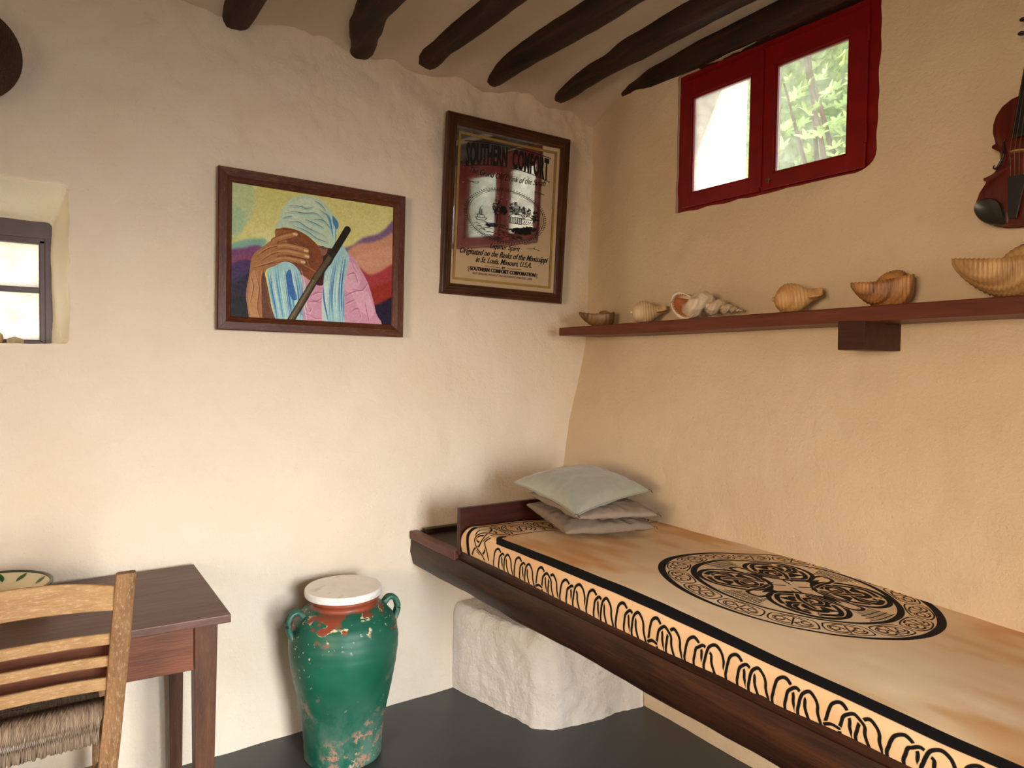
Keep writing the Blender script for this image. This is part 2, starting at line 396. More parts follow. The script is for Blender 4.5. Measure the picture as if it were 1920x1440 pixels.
wall('wall_back', us, vs, lambda u, v: (u, -1.8+bumps(u, v, 40), v), [DB], m_wall, True)
DS = (-.90, .40, .40, 2.06, .0)
us = lines(-1.85, 2.80, .1, DS[:2]); vs = lines(-.05, 2.95, .1, (.40, 2.06))
wall('wall_side', us, vs, lambda u, v: (-2.4+bumps(u, v, 60), u, v), [DS], m_wall)
V, F = gridvf(lambda i, j: (-2.45+i*.06, -1.85+j*.06, .0012*noise.noise(Vector((i*.2, j*.2, 0)))), 84, 78); struct(obj('floor', V, F, m_floor, smooth=True, origin=(0, 0, 0)))

BEAMS = [  # (y, x, z of underside centre, half width, drop) running from the left wall towards the room
 ('hewn dark ceiling beam furthest from the red window', [(2.80, .610, 2.705, .045), (2.70, .612, 2.707, .052), (2.3, .618, 2.718, .060), (1.6, .62, 2.735, .062), (-1.85, .62, 2.745, .062)]),
 ('bent dark ceiling beam above the gap between the painting and the mirror', [(2.80, 1.098, 2.722, .046), (2.70, 1.092, 2.722, .054), (2.58, 1.055, 2.732, .066), (2.4, 1.025, 2.742, .062), (1.6, 1.01, 2.745, .060), (-1.85, 1.0, 2.745, .06)]),
 ('knotty brown ceiling beam ending just above the mirror', [(2.80, 1.385, 2.752, .060), (2.66, 1.378, 2.746, .062), (2.55, 1.382, 2.756, .048), (2.3, 1.385, 2.752, .052), (1.6, 1.36, 2.748, .060), (-1.85, 1.34, 2.745, .06)]),
 ('straight black ceiling beam starting above the top right corner of the mirror', [(2.80, 1.715, 2.752, .050), (2.66, 1.712, 2.748, .056), (2.3, 1.710, 2.750, .064), (1.7, 1.705, 2.748, .068), (-1.85, 1.70, 2.745, .066)]),
 ('reddish brown ceiling beam with a swelling, one in from the red window', [(2.80, 2.10, 2.758, .046), (2.68, 2.085, 2.756, .049), (2.3, 2.055, 2.760, .050), (2.08, 2.035, 2.752, .070), (1.7, 2.015, 2.750, .070), (1.2, 1.99, 2.748, .066), (-1.85, 1.96, 2.745, .066)]),
 ('split tapering ceiling beam lying on top of the red window', [(2.45, 2.290, 2.756, .012), (2.38, 2.285, 2.738, .028), (2.2, 2.275, 2.724, .046), (1.9, 2.270, 2.718, .060), (1.4, 2.27, 2.716, .066), (-1.85, 2.26, 2.722, .066)])]
def beam(label, P, k):
    pts = []
    for i in range(len(P)-1):
        n = max(2, int((P[i][0]-P[i+1][0])/.035))
        for q in range(n): t = q/n; t2 = t*t*(3-2*t); pts.append([P[i][c]*(1-t)+P[i+1][c]*t if c == 0 else P[i][c]*(1-t2)+P[i+1][c]*t2 for c in range(4)])
    pts.append(P[-1]); n = 20; V = []; F = []
    for i, (y, x, z, w) in enumerate(pts):
        for a in range(n):
            an = 2*PI*a/n; c, s = math.cos(an), math.sin(an); p = 2.7
            r = 1/((abs(c)**p+abs(s)**p)**(1/p)); h = w*1.05
            nn = 1+.10*noise.noise(Vector((c*1.2+k*5, s*1.2, y*2.2)))+.05*noise.noise(Vector((c*3+k, s*3, y*9)))
            nn += .035*noise.noise(Vector((c*9+k, s*9, y*14)))
            V.append((x+w*r*c*nn, y, z+h+h*r*s*nn))
    for i in range(len(pts)-1):
        for a in range(n): F.append([i*n+a, (i+1)*n+a, (i+1)*n+(a+1) % n, i*n+(a+1) % n])
    F.append(list(range(n))); F.append([(len(pts)-1)*n+a for a in range(n)][::-1])
    return tag(obj('ceiling_beam', V, F, m_beam, smooth=True, auto=50), label, 'ceiling beam', 'hewn wooden ceiling beams')
for k, (lb, P) in enumerate(BEAMS): beam(lb, P, k)
def beam_x(P, y):
    if y > P[0][0]: return P[0][1]
    for i in range(len(P)-1):
        if P[i+1][0] <= y <= P[i][0]: t = (P[i][0]-y)/(P[i][0]-P[i+1][0]); return P[i][1]*(1-t)+P[i+1][1]*t
    return P[-1][1]
def ceil_z(x, y):
    z = CEIL+.035-.075*math.exp(-max(0, YL-y)/.10)
    bx = sorted(beam_x(P, y) for _, P in BEAMS); d = min(abs(x-b) for b in bx)
    z -= .030*(1-ss(.03, .17, d))
    z -= .05*(1-ss(0, .14, xr(y, 2.7)+.03-x))*ss(2.2, 2.6, y)
    return z-.006*fbm(x*3, y*2, 3, 3)
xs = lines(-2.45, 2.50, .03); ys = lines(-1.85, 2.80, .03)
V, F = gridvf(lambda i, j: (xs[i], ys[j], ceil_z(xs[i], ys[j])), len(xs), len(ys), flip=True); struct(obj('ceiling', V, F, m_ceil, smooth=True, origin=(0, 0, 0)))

# reveals of the two window openings
def reveal(name, ring_in, ring_out, mat, n=10, amp=.004):
    m = len(ring_in); V = []; F = []
    for i in range(n+1):
        t = i/n
        for k in range(m):
            a, b = Vector(ring_in[k]), Vector(ring_out[k]); p = a.lerp(b, t)
            if 0 < t < 1: p += Vector((noise.noise(p*12), 0, noise.noise(p*12+Vector((5, 5, 5)))))*amp
            V.append(p)
    for i in range(n):
        for k in range(m): F.append([i*m+k, i*m+(k+1) % m, (i+1)*m+(k+1) % m, (i+1)*m+k])
    return struct(obj(name, V, F, mat, smooth=True, origin=(0, 0, 0), auto=60))
def ring(u0, u1, v0, v1, rc, n=14):
    out = []
    cs = [((u1-rc), (v0+rc), -PI/2), ((u1-rc), (v1-rc), 0), ((u0+rc), (v1-rc), PI/2), ((u0+rc), (v0+rc), PI)]
    for (a, b, s) in cs:
        for k in range(5): out.append((a+rc*math.cos(s+k*PI/8), b+rc*math.sin(s+k*PI/8)))
    dense = []
    for i in range(len(out)):
        p, q = out[i], out[(i+1) % len(out)]; L = math.hypot(q[0]-p[0], q[1]-p[1]); k = max(1, int(L/.03))
        for t in range(k): dense.append((p[0]+(q[0]-p[0])*t/k, p[1]+(q[1]-p[1])*t/k))
    return dense
R = ring(-.52, .088, 1.535, 2.058, .02)
rin = [pos_left(*hole_shift(u, v, [HL])) for u, v in R]; rin = [(a, b-.004, c) for a, b, c in rin]
rout = [(-.52+(u+.52)*.9227, 2.947, 1.530+(v-1.535)*.8164) for u, v in R]
reveal('trim_1', rin, rout, m_reveal, 12, .009)
R = [hole_shift(u, v, [HR]) for u, v in ring(1.215, 2.078, 2.142, 2.72, .003)]
rin = [(pos_right(u, v)[0]+.002, u, v) for u, v in R]; rmid = [(2.30, u, v) for u, v in R]
reveal('trim_2', rin, rmid, m_wall_r, 3, .0)
R2 = ring(1.235, 2.03, 2.15, 2.70, .04)
def rr(u, v, x): return (x, u+.010*noise.noise(Vector((v*9, x, 2))), v+.008*noise.noise(Vector((u*9, x, 5))))
reveal('trim_3', [(2.31, u, v) for u, v in R2], [rr(u-.06 if u < 1.6 else u-.012, v-.03 if v < 2.4 else v+.22, 2.64) for u, v in R2], m_outer, 12, .012)

# small window in the left wall: plum painted frame, horizontal bar, two panes
w = thing('window_1', 'small plum-framed window in the deep cream recess at the left edge', None, (-.22, 2.93, 1.54)); struct(w)
def win1(x0, x1, z0, z1, y0, y1, bev=.004): return boxvf(x0, x1, y0, y1, z0, z1, bev)
fr = MB(); fr.add(*win1(-.55, .085, 1.905, 2.00, 2.935, 2.99)); fr.add(*win1(.022, .085, 1.50, 1.93, 2.937, 2.99)); fr.add(*win1(-.55, .04, 1.50, 1.540, 2.94, 2.99)); fr.add(*win1(-.55, -.47, 1.52, 1.95, 2.935, 2.99))
fr.build('window_frame', m_plum, w)
s_ = MB(); s_.add(*win1(-.47, .026, 1.885, 1.912, 2.94, 2.975)); s_.add(*win1(.006, .026, 1.54, 1.90, 2.94, 2.975)); s_.add(*win1(-.47, .02, 1.535, 1.552, 2.94, 2.975)); s_.add(*win1(-.47, .02, 1.715, 1.735, 2.942, 2.972, .003)); s_.add(*win1(-.49, -.465, 1.54, 1.90, 2.94, 2.975))
sa = s_.build('sash', m_plum, w)
for (z0, z1) in ((1.55, 1.716), (1.734, 1.887)): MB().add(*boxvf(-.468, .008, 2.955, 2.959, z0, z1)).build('pane', m_glass, sa)

# red casement window high in the right wall
w2 = thing('window_2', 'red painted casement window with two panes high in the right wall', None, (2.28, 1.65, 2.14)); struct(w2)
def bx2(y0, y1, z0, z1, x0, x1, bev=.004): return boxvf(x0, x1, y0, y1, z0, z1, bev)
fr = MB(); fr.add(*bx2(1.18, 1.262, 2.10, 2.76, 2.272, 2.33, .006)); fr.add(*bx2(2.030, 2.11, 2.10, 2.76, 2.272, 2.33, .006))
fr.add(*bx2(1.19, 2.10, 2.10, 2.168, 2.274, 2.33, .006)); fr.add(*bx2(1.19, 2.10, 2.678, 2.76, 2.274, 2.33, .006))
fr.build('window_frame', m_red, w2)
for nm, (a, b) in (('far', (1.664, 2.046)), ('near', (1.256, 1.655))):
    if nm == 'far': g = (1.712, 2.004)
    else: g = (1.322, 1.606)
    m_ = MB(); z0, z1, gz0, gz1 = 2.158, 2.688, 2.216, 2.612; X0, X1 = 2.260, 2.300
    m_.add(*bx2(a, g[0], z0, z1, X0, X1)); m_.add(*bx2(g[1], b, z0, z1, X0, X1)); m_.add(*bx2(g[0]-.004, g[1]+.004, z0, gz0, X0+.001, X1)); m_.add(*bx2(g[0]-.004, g[1]+.004, gz1, z1, X0+.001, X1))
    for (y0, y1, q0, q1) in ((g[0]-.002, g[0]+.007, gz0, gz1), (g[1]-.007, g[1]+.002, gz0, gz1), (g[0], g[1], gz0-.002, gz0+.006), (g[0], g[1], gz1-.006, gz1+.002)): m_.add(*bx2(y0, y1, q0, q1, 2.266, 2.278, .002))
    s2 = m_.build('sash', m_red, w2)
    MB().add(*boxvf(2.280, 2.284, g[0]-.002, g[1]+.002, gz0-.002, gz1+.002)).build('pane', m_glass, s2)
MB().add(*bx2(1.652, 1.668, 2.17, 2.68, 2.254, 2.263, .003)).build('meeting_strip', m_red, w2)
h = MB()
for y in (1.615, 1.628): h.add(*tubevf([(2.261, y, 2.192), (2.253, y, 2.192)], .0038, 10))
h.add(*tubevf([(2.256, 1.62, 2.20), (2.256, 1.62, 2.178)], .0022, 8)); h.build('catch', m_iron, w2)
for z in (2.60, 2.27): MB().add(*tubevf([(2.262, 1.258, z-.03), (2.262, 1.258, z+.03)], .006, 10)).build('hinge', m_red, w2)

# outside: pale rock bank beyond the small window, leafy shrub and yard beyond the red window
M = Mat('sandstone', .9); n = M.noise(M.vec(), 2.2, 8, .7, .4); n2 = M.noise(M.vec((1, 1, 3.5)), 4, 5, .6)
M.color(M.mix(M.fr(n2, .45, .7, 0, .6), M.ramp(n, [(.3, rgb((104, 90, 56))), (.5, rgb((150, 136, 104))), (.7, rgb((126, 100, 52)))]), rgb((92, 82, 64)))); M.bump(n, .8, .05); m_rock = M.m
def rockp(i, j):
    x, z = -2.2+i*.07, .2+j*.07; d = .22*fbm(x*.9, z*1.6, 3, 4)+.10*abs(noise.noise(Vector((x*1.5, z*4, 1))))
    return (x, 4.3+d+.45*(z-1.2), z)
V, F = gridvf(rockp, 56, 34); tag(obj('rock_bank', V, F, m_rock, smooth=True), 'pale yellow rock bank seen through the small plum-framed window', 'rock')
tag(obj('timber_rail', *boxvf(-2.0, 1.2, 3.70, 3.76, 2.02, 2.10, .006, R=Matrix.Rotation(math.radians(-7), 3, 'Y')), mat_plain('weathered_rail', (196, 190, 184), .8)), 'slanting pale grey rail outside the small plum-framed window', 'rail')
V, F = gridvf(lambda i, j: (-4+i*.5, 2.95+j*.5, .25+.0*i), 16, 8); struct(obj('ground_yard', V, F, m_rock, origin=(0, 0, 0)))
V, F = gridvf(lambda i, j: (2.66+i*.25, -3+j*.25, 1.55+.10*noise.noise(Vector((i*.3, j*.3, 0)))), 16, 34); struct(obj('ground_garden', V, F, m_outer, origin=(0, 0, 0)))
M = Mat('leaf', .55); oi = M.noise(M.vec(), 3.0, 3); M.color(M.mix(M.fr(oi, .35, .65), rgb((150, 180, 80)), rgb((200, 216, 124)))); M.b.inputs['Transmission Weight'].default_value = .0
M.b.inputs['Subsurface Weight'].default_value = .0; m_leaf = M.m
sh = thing('garden_shrub', 'bright green leafy shrub seen through the red window', 'shrub', (3.75, 2.2, 1.5))
lf = MB()
def leafvf(p, d, up, L, wd):
    d = d.normalized(); s = d.cross(up).normalized(); nn = s.cross(d); V = []
    for t, ww in ((0, .05), (.25, .8), (.55, 1.0), (.8, .6), (1, .02)):
        c = p+d*L*t-nn*L*.18*t*t; V += [c-s*wd*ww+nn*wd*.25*ww, c, c+s*wd*ww+nn*wd*.25*ww]
    F = []
    for i in range(4):
        for j in range(2): F.append([i*3+j, i*3+j+1, (i+1)*3+j+1, (i+1)*3+j])
    return V, F
for i in range(1500):
    c = Vector((3.75+rnd.random()*.6, rnd.uniform(1.0, 3.4), rnd.uniform(1.7, 4.3)))
    ax = Vector((rnd.uniform(-1, .1), rnd.uniform(-.6, .6), rnd.uniform(.1, 1.0))).normalized(); k = rnd.randint(5, 8); ph = rnd.random()*6
    e1 = ax.cross(Vector((.3, .5, .8))).normalized(); e2 = ax.cross(e1)
    for q in range(k):
        a = ph+q*2*PI/k; d = ax*rnd.uniform(.35, .9)+(e1*math.cos(a)+e2*math.sin(a))
        lf.add(*leafvf(c, d, ax, rnd.uniform(.04, .085), rnd.uniform(.009, .015)))
lf.build('foliage', m_leaf, sh, smooth=True)
st = MB()
for i in range(9):
    a = Vector((3.85, 2.2+rnd.uniform(-.15, .15), 1.5)); b = Vector((3.9+rnd.uniform(-.2, .3), rnd.uniform(1.1, 3.3), rnd.uniform(3.0, 4.1))); st.add(*tubevf([a, a.lerp(b, .5)+Vector((0, 0, .15)), b], [.025, .015, .006], 7))
st.build('stem', m_tleg, sh, smooth=True)
V, F = gridvf(lambda i, j: (4.6+.25*fbm(i*.3, j*.3, 4, 3), .2+i*.12, 1.3+j*.12), 34, 30); M = Mat('hedge', .8); n = M.voro(M.vec(), 16); M.color(M.mix(M.fr(n, .1, .7), rgb((168, 186, 100)), rgb((112, 136, 64)))); M.bump(n, 1, .05)
tag(obj('hedge', V, F, M.m, smooth=True), 'dense pale green hedge behind the leafy shrub outside the red window', 'hedge')

# ------------------------------------------------------------------ plaster block under the bed
def block():
    n = 44; V = []; F = []; idx = {}
    A = [Vector((1.565, 2.73)), Vector((1.680, 2.185)), Vector((2.18, 2.13)), Vector((2.18, 2.73))]; H = .395
    def P(u, v, w):
        uu, vv, ww = u*2-1, v*2-1, w
        # superellipse rounding of the free edges (front-left, front-right, top)
        x = A[0].lerp(A[3], u); y = A[1].lerp(A[2], u); p = y.lerp(x, v)
        return Vector((p.x, p.y, H*w))
    faces = []
    def vid(p):
        k = tuple(round(c, 5) for c in p)
        if k not in idx: idx[k] = len(V); V.append(Vector(p))
        return idx[k]
    for f in range(4):
        for i in range(n):
            for j in range(n):
                q = []
                for (a, b) in ((i, j), (i+1, j), (i+1, j+1), (i, j+1)):
                    a, b = a/n, b/n
                    q.append(vid({0: P(0, a, b), 1: P(a, 0, b), 2: P(a, b, 1), 3: P(1, a, b)}[f]))
                F.append(q if f in (1, 2) else q[::-1])
    out = []; r = .075
    for p in V:
        # distances to the free faces
        q = Vector(p); u0 = A[0]; d1 = (A[1]-A[0]).normalized(); n1 = Vector((d1.y, -d1.x)); d2 = (A[2]-A[1]).normalized(); n2 = Vector((d2.y, -d2.x))
        if n1.dot(Vector((2.0, 2.5))-A[0]) < 0: n1 = -n1
        if n2.dot(Vector((2.0, 2.5))-A[1]) < 0: n2 = -n2
        s1 = n1.dot(Vector((q.x, q.y))-A[0]); s2 = n2.dot(Vector((q.x, q.y))-A[1]); s3 = H-q.z
        e = [max(0, r-s1), max(0, r-s2), max(0, r*.75-s3)]; L = math.sqrt(e[0]**2+e[1]**2+e[2]**2)
        if L > r: k = (L-r)/L; m = n1*e[0]*k+n2*e[1]*k; q.x += m.x; q.y += m.y; q.z -= e[2]*k
        nv = Vector((fbm(q.x*7, q.y*7, q.z*7, 3), fbm(q.x*7+4, q.y*7, q.z*7, 3), fbm(q.x*7, q.y*7+9, q.z*7, 3)))*.011
        nv += Vector((noise.noise(q*38), noise.noise(q*38+Vector((7, 0, 0))), noise.noise(q*38+Vector((0, 7, 0)))))*.0042
        if q.z < .01: nv.z = 0
        if q.y > 2.70 or q.x > 2.18: nv *= .3
        nv.z -= .02*ss(.3, .4, p.z)*ss(.5, 0, s2)*(0.5)
        out.append(q+nv)
    return obj('plaster_block', out, F, m_block, smooth=True)
tag(block(), 'lumpy white plastered masonry block in the corner under the bed', 'masonry block')

# ------------------------------------------------------------------ built-in bed
bed = thing('built_in_bed', 'dark wooden built-in bed bench with a low headboard, fixed to the right wall', 'bed', (1.8, 1.2, .60))
def logvf(y0, y1, x0, x1, z0, z1):
    n = 70; V = []; F = []; prof = [(0, 0), (0, .5), (0, .90), (.06, 1.0), (1, 1), (1, .5), (1, 0), (.6, -.02), (.25, -.02)]; m = len(prof)
    for i in range(n+1):
        y = y0+(y1-y0)*i/n; lo = z0+.010*noise.noise(Vector((y*2.1, 3, 0)))+.004*noise.noise(Vector((y*9, 1, 0)))
        fx = .008*noise.noise(Vector((y*1.7, 8, 0)))
        for k, (a, b) in enumerate(prof):
            x = x0+(x1-x0)*a+(fx if a < .5 else 0)+(.012 if b < .1 and a < .1 else 0)+(.004 if b == .5 and a == 0 else 0)*-1
            V.append((x, y, lo+(z1-lo)*b+(.010 if (b < .1 and a < .1) else 0)))
    for i in range(n):
        for k in range(m): F.append([i*m+k, i*m+(k+1) % m, (i+1)*m+(k+1) % m, (i+1)*m+k])
    F.append(list(range(m))[::-1]); F.append([n*m+k for k in range(m)])
    return V, F
obj('front_beam', *logvf(-.25, 2.725, 1.340, 1.450, .603, .728), m_bed, bed, smooth=True, auto=35)
obj('front_rail', *boxvf(1.352, 1.385, -.25, 2.330, .726, .760, .004, .002, cuts=20), m_bed, bed, auto=40, smooth=True)
obj('ledge_lip', *boxvf(1.334, 1.372, 2.332, 2.722, .722, .757, .004, .0025, cuts=6), m_lip, bed)
obj('ledge_board', *boxvf(1.365, 2.205, 2.330, 2.722, .722, .748, .003, cuts=6, jit=.0015), m_bedx, bed)
obj('ledge_batten', *boxvf(1.385, 2.19, 2.665, 2.700, .748, .768, .003), m_bedx, bed)
obj('headboard', *boxvf(1.343, 2.205, 2.306, 2.326, .748, .930, .003, .0012, cuts=8), m_head, bed)
obj('platform_board', *boxvf(1.386, 2.180, -.25, 2.304, .700, .745, .003), m_bed, bed)

# ------------------------------------------------------------------ printed throw over the mattress
def sag(y): return .042*ss(1.5, .45, y)
def ztop(x, y): return .862-sag(y)-.040*ss(1.45, 2.19, x)+.003*fbm(x*3, y*3, 2, 3)+.0012*noise.noise(Vector((x*14, y*9, 1)))
RC = .034
def prof(a, h):       # arc length from the hem -> (inset, height fraction)
    v = h-RC
    if a < v: return 0.0, a/h
    if a < v+RC*PI/2: t = (a-v)/RC; return RC*(1-math.cos(t)), (v+RC*math.sin(t))/h
    return RC+(a-v-RC*PI/2), 1.0
AL, BL = .925, 2.46
def clothp(a, b):
    sy, hy = prof(b, .10); y = 2.300-sy
    h = .095-sag(y)*.25; sx, hx = prof(a, h); x = 1.350+sx
    x = min(x, 2.196)
    hemz = .768-.018*ss(2.2, 1.4, y)+.004*noise.noise(Vector((y*6, 0, 4)))
    zt = ztop(x, y); f = min(hx*1.0, 1)*min(hy, 1); z = hemz+(zt-hemz)*(hx*hy if hx*hy < 1 else 1)
    fold = (1-hx)*.006*noise.noise(Vector((y*11, 3, 0)))
    return (x-fold-.004*math.sin(PI*min(1, hx))*(1 if hx < 1 else 0), y, z)
na, nb = 90, 260
A_ = [AL*(i/na)**1.25 for i in range(na+1)]; B_ = [BL*(j/nb)**1.1 for j in range(nb+1)]
V, F = gridvf(lambda i, j: clothp(A_[i], B_[j]), na+1, nb+1, flip=True)
UV = [(B_[j]/BL, A_[i]/AL) for i in range(na+1) for j in range(nb+1)]
# close underneath so that it reads as the covered mattress
edge = [i*(nb+1) for i in range(na+1)]+[na*(nb+1)+j for j in range(1, nb+1)]+[i*(nb+1)+nb for i in range(na-1, -1, -1)]+[j for j in range(nb-1, 0, -1)]
base = len(V)
for e in edge: p = V[e]; V.append((min(max(p[0], 1.352), 2.186), p[1], min(p[2], .764)-.002)); UV.append(UV[e])
ne = len(edge)
for k in range(ne): F.append([edge[k], base+k, base+(k+1) % ne, edge[(k+1) % ne]])
F.append([base+k for k in range(ne)][::-1])
SC = 1000
C = Canvas(int(BL*SC), int(AL*SC), (230, 198, 154))
m1 = C.mottle(1, 220, 3, (2.2, .8))+C.mottle(.6, 90, 4, (1.8, 1))+C.mottle(.3, 35, 5, (2.5, 1)); m1 = (m1-m1.min())/(m1.max()-m1.min())
k = np.clip((m1-.44)*3.2, 0, .9)[..., None]; C.a = C.a*(1-k)+np.array((208, 150, 92), float)*k; k = np.clip((.40-m1)*2.5, 0, 1)[..., None]; C.a = C.a*(1-k)+np.array((240, 214, 176), float)*k
INK, CLO = (9, 7, 6), (216, 176, 130)
def cc(a, b): return (b*SC, (AL-a)*SC)          # cloth coords -> pixel (row 0 = wall side)
def cs(pts, w, n=8, halo=0, col=INK, **kk):
    P = [cc(*p) for p in pts]
    if halo: C.stroke(P, w*SC+halo, CLO, n)
    C.stroke(P, w*SC, col, n, **kk)
# front drop tinted darker than the top, its shade put into the print
C.poly([cc(0, 0), cc(0, BL), cc(.082, BL), cc(.082, 0)], (212, 160, 116), alpha=.55)
HB0, HB1 = .135, .300   # head band lies between these distances from the head hem
LW = .030
cs([(.095, HB1+.03), (.097, .8), (.095, 1.4), (.094, BL)], LW, 12)            # thick line along the front edge
cs([(.112, HB1), (.35, HB1), (.93, HB1)], .007, 4); cs([(.035, HB0), (.10, HB0), (.35, HB0), (.93, HB0)], .008, 6); cs([(.0, HB0+.004), (.05, HB0), (.11, HB0)], .020, 6)
cs([(.093, HB1+.03), (.108, HB1+.008), (.128, HB1+.002)], .022, 6)
# corner panel knot
def arc0(ca, cb, r, t0, t1, n=24): return [(ca+r*math.sin(t0+(t1-t0)*i/n), cb+r*math.cos(t0+(t1-t0)*i/n)) for i in range(n+1)]
cs(arc0(.105, .215, .042, 0, 6.0), .0065, 1, 6); cs(arc0(.055, .225, .036, 1.2, 6.8), .0075, 1, 8)
for P in ([(.004, .165), (.03, .185), (.05, .22), (.085, .235), (.12, .22), (.15, .19), (.16, .16)], [(.16, .28), (.13, .26), (.10, .205), (.07, .185), (.04, .20), (.02, .235), (.004, .25)], [(.165, .155), (.172, .21), (.166, .29)], [(.01, .28), (.04, .272), (.07, .255), (.09, .27)]): cs(P, .0070, 8, 9)
def arcpts(ca, cb, r, t0, t1, n=24, ra=None): return [(ca+(ra or r)*math.sin(t0+(t1-t0)*i/n), cb+r*math.cos(t0+(t1-t0)*i/n)) for i in range(n+1)]
hc = (HB0+HB1)/2
for q in range(5):
    ca = .255+q*.152
    for r in (.066, .050): cs(arcpts(ca, hc, r, .5, 6.0), .0055, 1, 6)
    for s in (-1, 1):
        cs([(ca-.05, hc+s*.03), (ca-.02, hc+s*.045), (ca, hc+s*.01), (ca+.02, hc-s*.02), (ca+.045, hc+s*.015)], .006, 8, 7)
        cs(arcpts(ca, hc+s*.022, .018, 0, 5), .005, 1, 5)
        cs([(ca-.074, hc-.075*s), (ca-.072, hc), (ca-.074, hc+.075*s)], .0045, 6)
    for s in (-1, 1): cs([(ca+.078*s, hc-.072), (ca+.060*s, hc-.05), (ca+.07*s, hc-.02), (ca+.055*s, hc+.02), (ca+.075*s, hc+.07)], .0045, 8, 5)
# row of interlaced hairpin loops down the front
b = HB1+.022; q = 0; T = .0074
def hair(c, w, top, lean=0.0, halo=7):
    P = [(-.012, c-w*.56+lean), (.008, c-w*.60), (.024, c-w*.52), (.040, c-w*.44), (top-.009, c-w*.30), (top, c), (top-.009, c+w*.32), (.040, c+w*.46), (.024, c+w*.46), (.008, c+w*.54), (-.012, c+w*.70-lean)]
    cs(P, T, 8, halo)
while b < BL:
    if q % 4 < 2:
        hair(b+.026, .052, .068); hair(b+.056, .046, .058); hair(b+.086, .044, .062)
    elif q % 4 == 2:
        hair(b+.026, .050, .068); hair(b+.088, .046, .062); hair(b+.057, .050, .058)
        cs([(.004, b-.006), (.011, b+.010), (.009, b+.026)], T, 8, 5)
    else:
        hair(b+.028, .054, .064); hair(b+.058, .052, .055); hair(b+.092, .056, .067)
    b += .127; q += 1
# round medallion
MCx, MCy, MR = 1.885, 1.235, .392
ca0 = (MCx-1.350-RC)+(.095-RC)+RC*PI/2; cb0 = (2.300-MCy-RC)+(.10-RC)+RC*PI/2
def mp(r, t): return (ca0+MR*r*math.sin(t), cb0+MR*r*math.cos(t))
def ring_(r, w, wob=0.0):
    n = 160
    for i in range(n):
        t0, t1 = 2*PI*i/n, 2*PI*(i+1)/n+.01; ww = w*(1+wob*math.sin(2*(t0+.2)))
        C.stroke([cc(*mp(r, t0)), cc(*mp(r, t1))], ww*SC, INK)
ring_(.985, .016, .45); ring_(.735, .014, .35); ring_(.925, .0, 0)
NP = 16
for i in range(NP):
    t = 2*PI*i/NP; dt = 2*PI/NP; m = t+dt/2
    def q_(r, f): return mp(r, t+dt*f)
    cs([q_(.80, .08), q_(.775, .3), q_(.775, .7), q_(.80, .92), q_(.87, .96), q_(.93, .9), q_(.945, .6), q_(.945, .35), q_(.92, .1), q_(.86, .04), q_(.80, .08)], .0042, 6)
    cs([q_(.80, .28), q_(.79, .5), q_(.83, .78), q_(.89, .84), q_(.92, .66), q_(.87, .46), q_(.82, .26), q_(.85, .14), q_(.90, .2), q_(.92, .38), q_(.88, .58), q_(.82, .76)], .0046, 8, 5)
    cs([q_(.80, .52), q_(.86, .50), q_(.93, .48)], .004, 4, 5)
    for f in (.26, .74): cs([mp(.86+.028*math.sin(a), t+dt*(f+.09*math.cos(a))) for a in np.linspace(0, 5.4, 16)], .004, 1, 5)
# inside: four roundels, a concave central diamond, hatched corners
R4 = .43
for i in range(4):
    t = PI/4+PI/2*i+.05; cx, cy = R4*math.cos(t), R4*math.sin(t); rr4 = .265
    def L(x, y, t=t, cx=cx, cy=cy): return (ca0+MR*(cy+x*math.sin(t)+y*math.cos(t)), cb0+MR*(cx+x*math.cos(t)-y*math.sin(t)))
    def lc(r, a0, a1, n=40, ox=0, oy=0): return [L(ox+r*math.cos(a0+(a1-a0)*k/n), oy+r*math.sin(a0+(a1-a0)*k/n)) for k in range(n+1)]
    cs(lc(rr4, 0, 2*PI, 60), .015, 1, 0)
    for s in (-1, 1):
        cs([L(s*-.20, s*.06), L(s*-.14, s*.15), L(s*-.03, s*.14), L(0, s*.02), L(s*.06, s*-.04), L(s*.13, s*.0), L(s*.12, s*.08), L(s*.05, s*.09)], .019, 8, 10)
        cs([L(s*.20, s*.04), L(s*.16, s*.16), L(s*.05, s*.20), L(s*-.06, s*.19)], .014, 8, 8)
        cs(lc(.055, 0, 5.2, 24, s*-.10, s*.06), .013, 1, 6)
        cs([L(s*-.22, s*-.02), L(s*-.08, s*-.03), L(s*.08, s*.02)], .011, 6, 8)
        C.poly([cc(*L(s*.02, s*.10)), cc(*L(s*.07, s*.19)), cc(*L(s*.11, s*.12)), cc(*L(s*.07, s*.07))], INK)
        C.poly([cc(*L(s*.13, s*-.10)), cc(*L(s*.22, s*-.06)), cc(*L(s*.17, s*-.16))], INK)
    # hatched wedge outside the roundel
    t2 = t+PI/4
    for k in range(3):
        r0 = .70-.022*k*2; w_ = .26-.02*k
        cs([mp(r0-.0, t2-w_), mp(r0-.012, t2), mp(r0, t2+w_)], .003, 6)
    for k in range(15):
        a = t2-.20+.4*k/14; cs([mp(.70, a), mp(.52+.03*math.sin(k*1.7), a+.03)], .0022, 1)
    cs([mp(.20, t2-.5), mp(.30, t2-.25), mp(.50, t2-.12), mp(.52, t2+.10), mp(.34, t2+.2), mp(.20, t2+.5)], .011, 8, 6)
    C.poly([cc(*mp(.17, t2-.35)), cc(*mp(.30, t2-.1)), cc(*mp(.40, t2)), cc(*mp(.30, t2+.1)), cc(*mp(.22, t2+.3)), cc(*mp(.25, t2))], INK, 4)
    cs([mp(.05, t), mp(.14, t+.2), mp(.165, t), mp(.14, t-.25)], .006, 8)
im = C.image('throw_print')
m_throw = mat_image('printed_cotton', im, .85, 160)
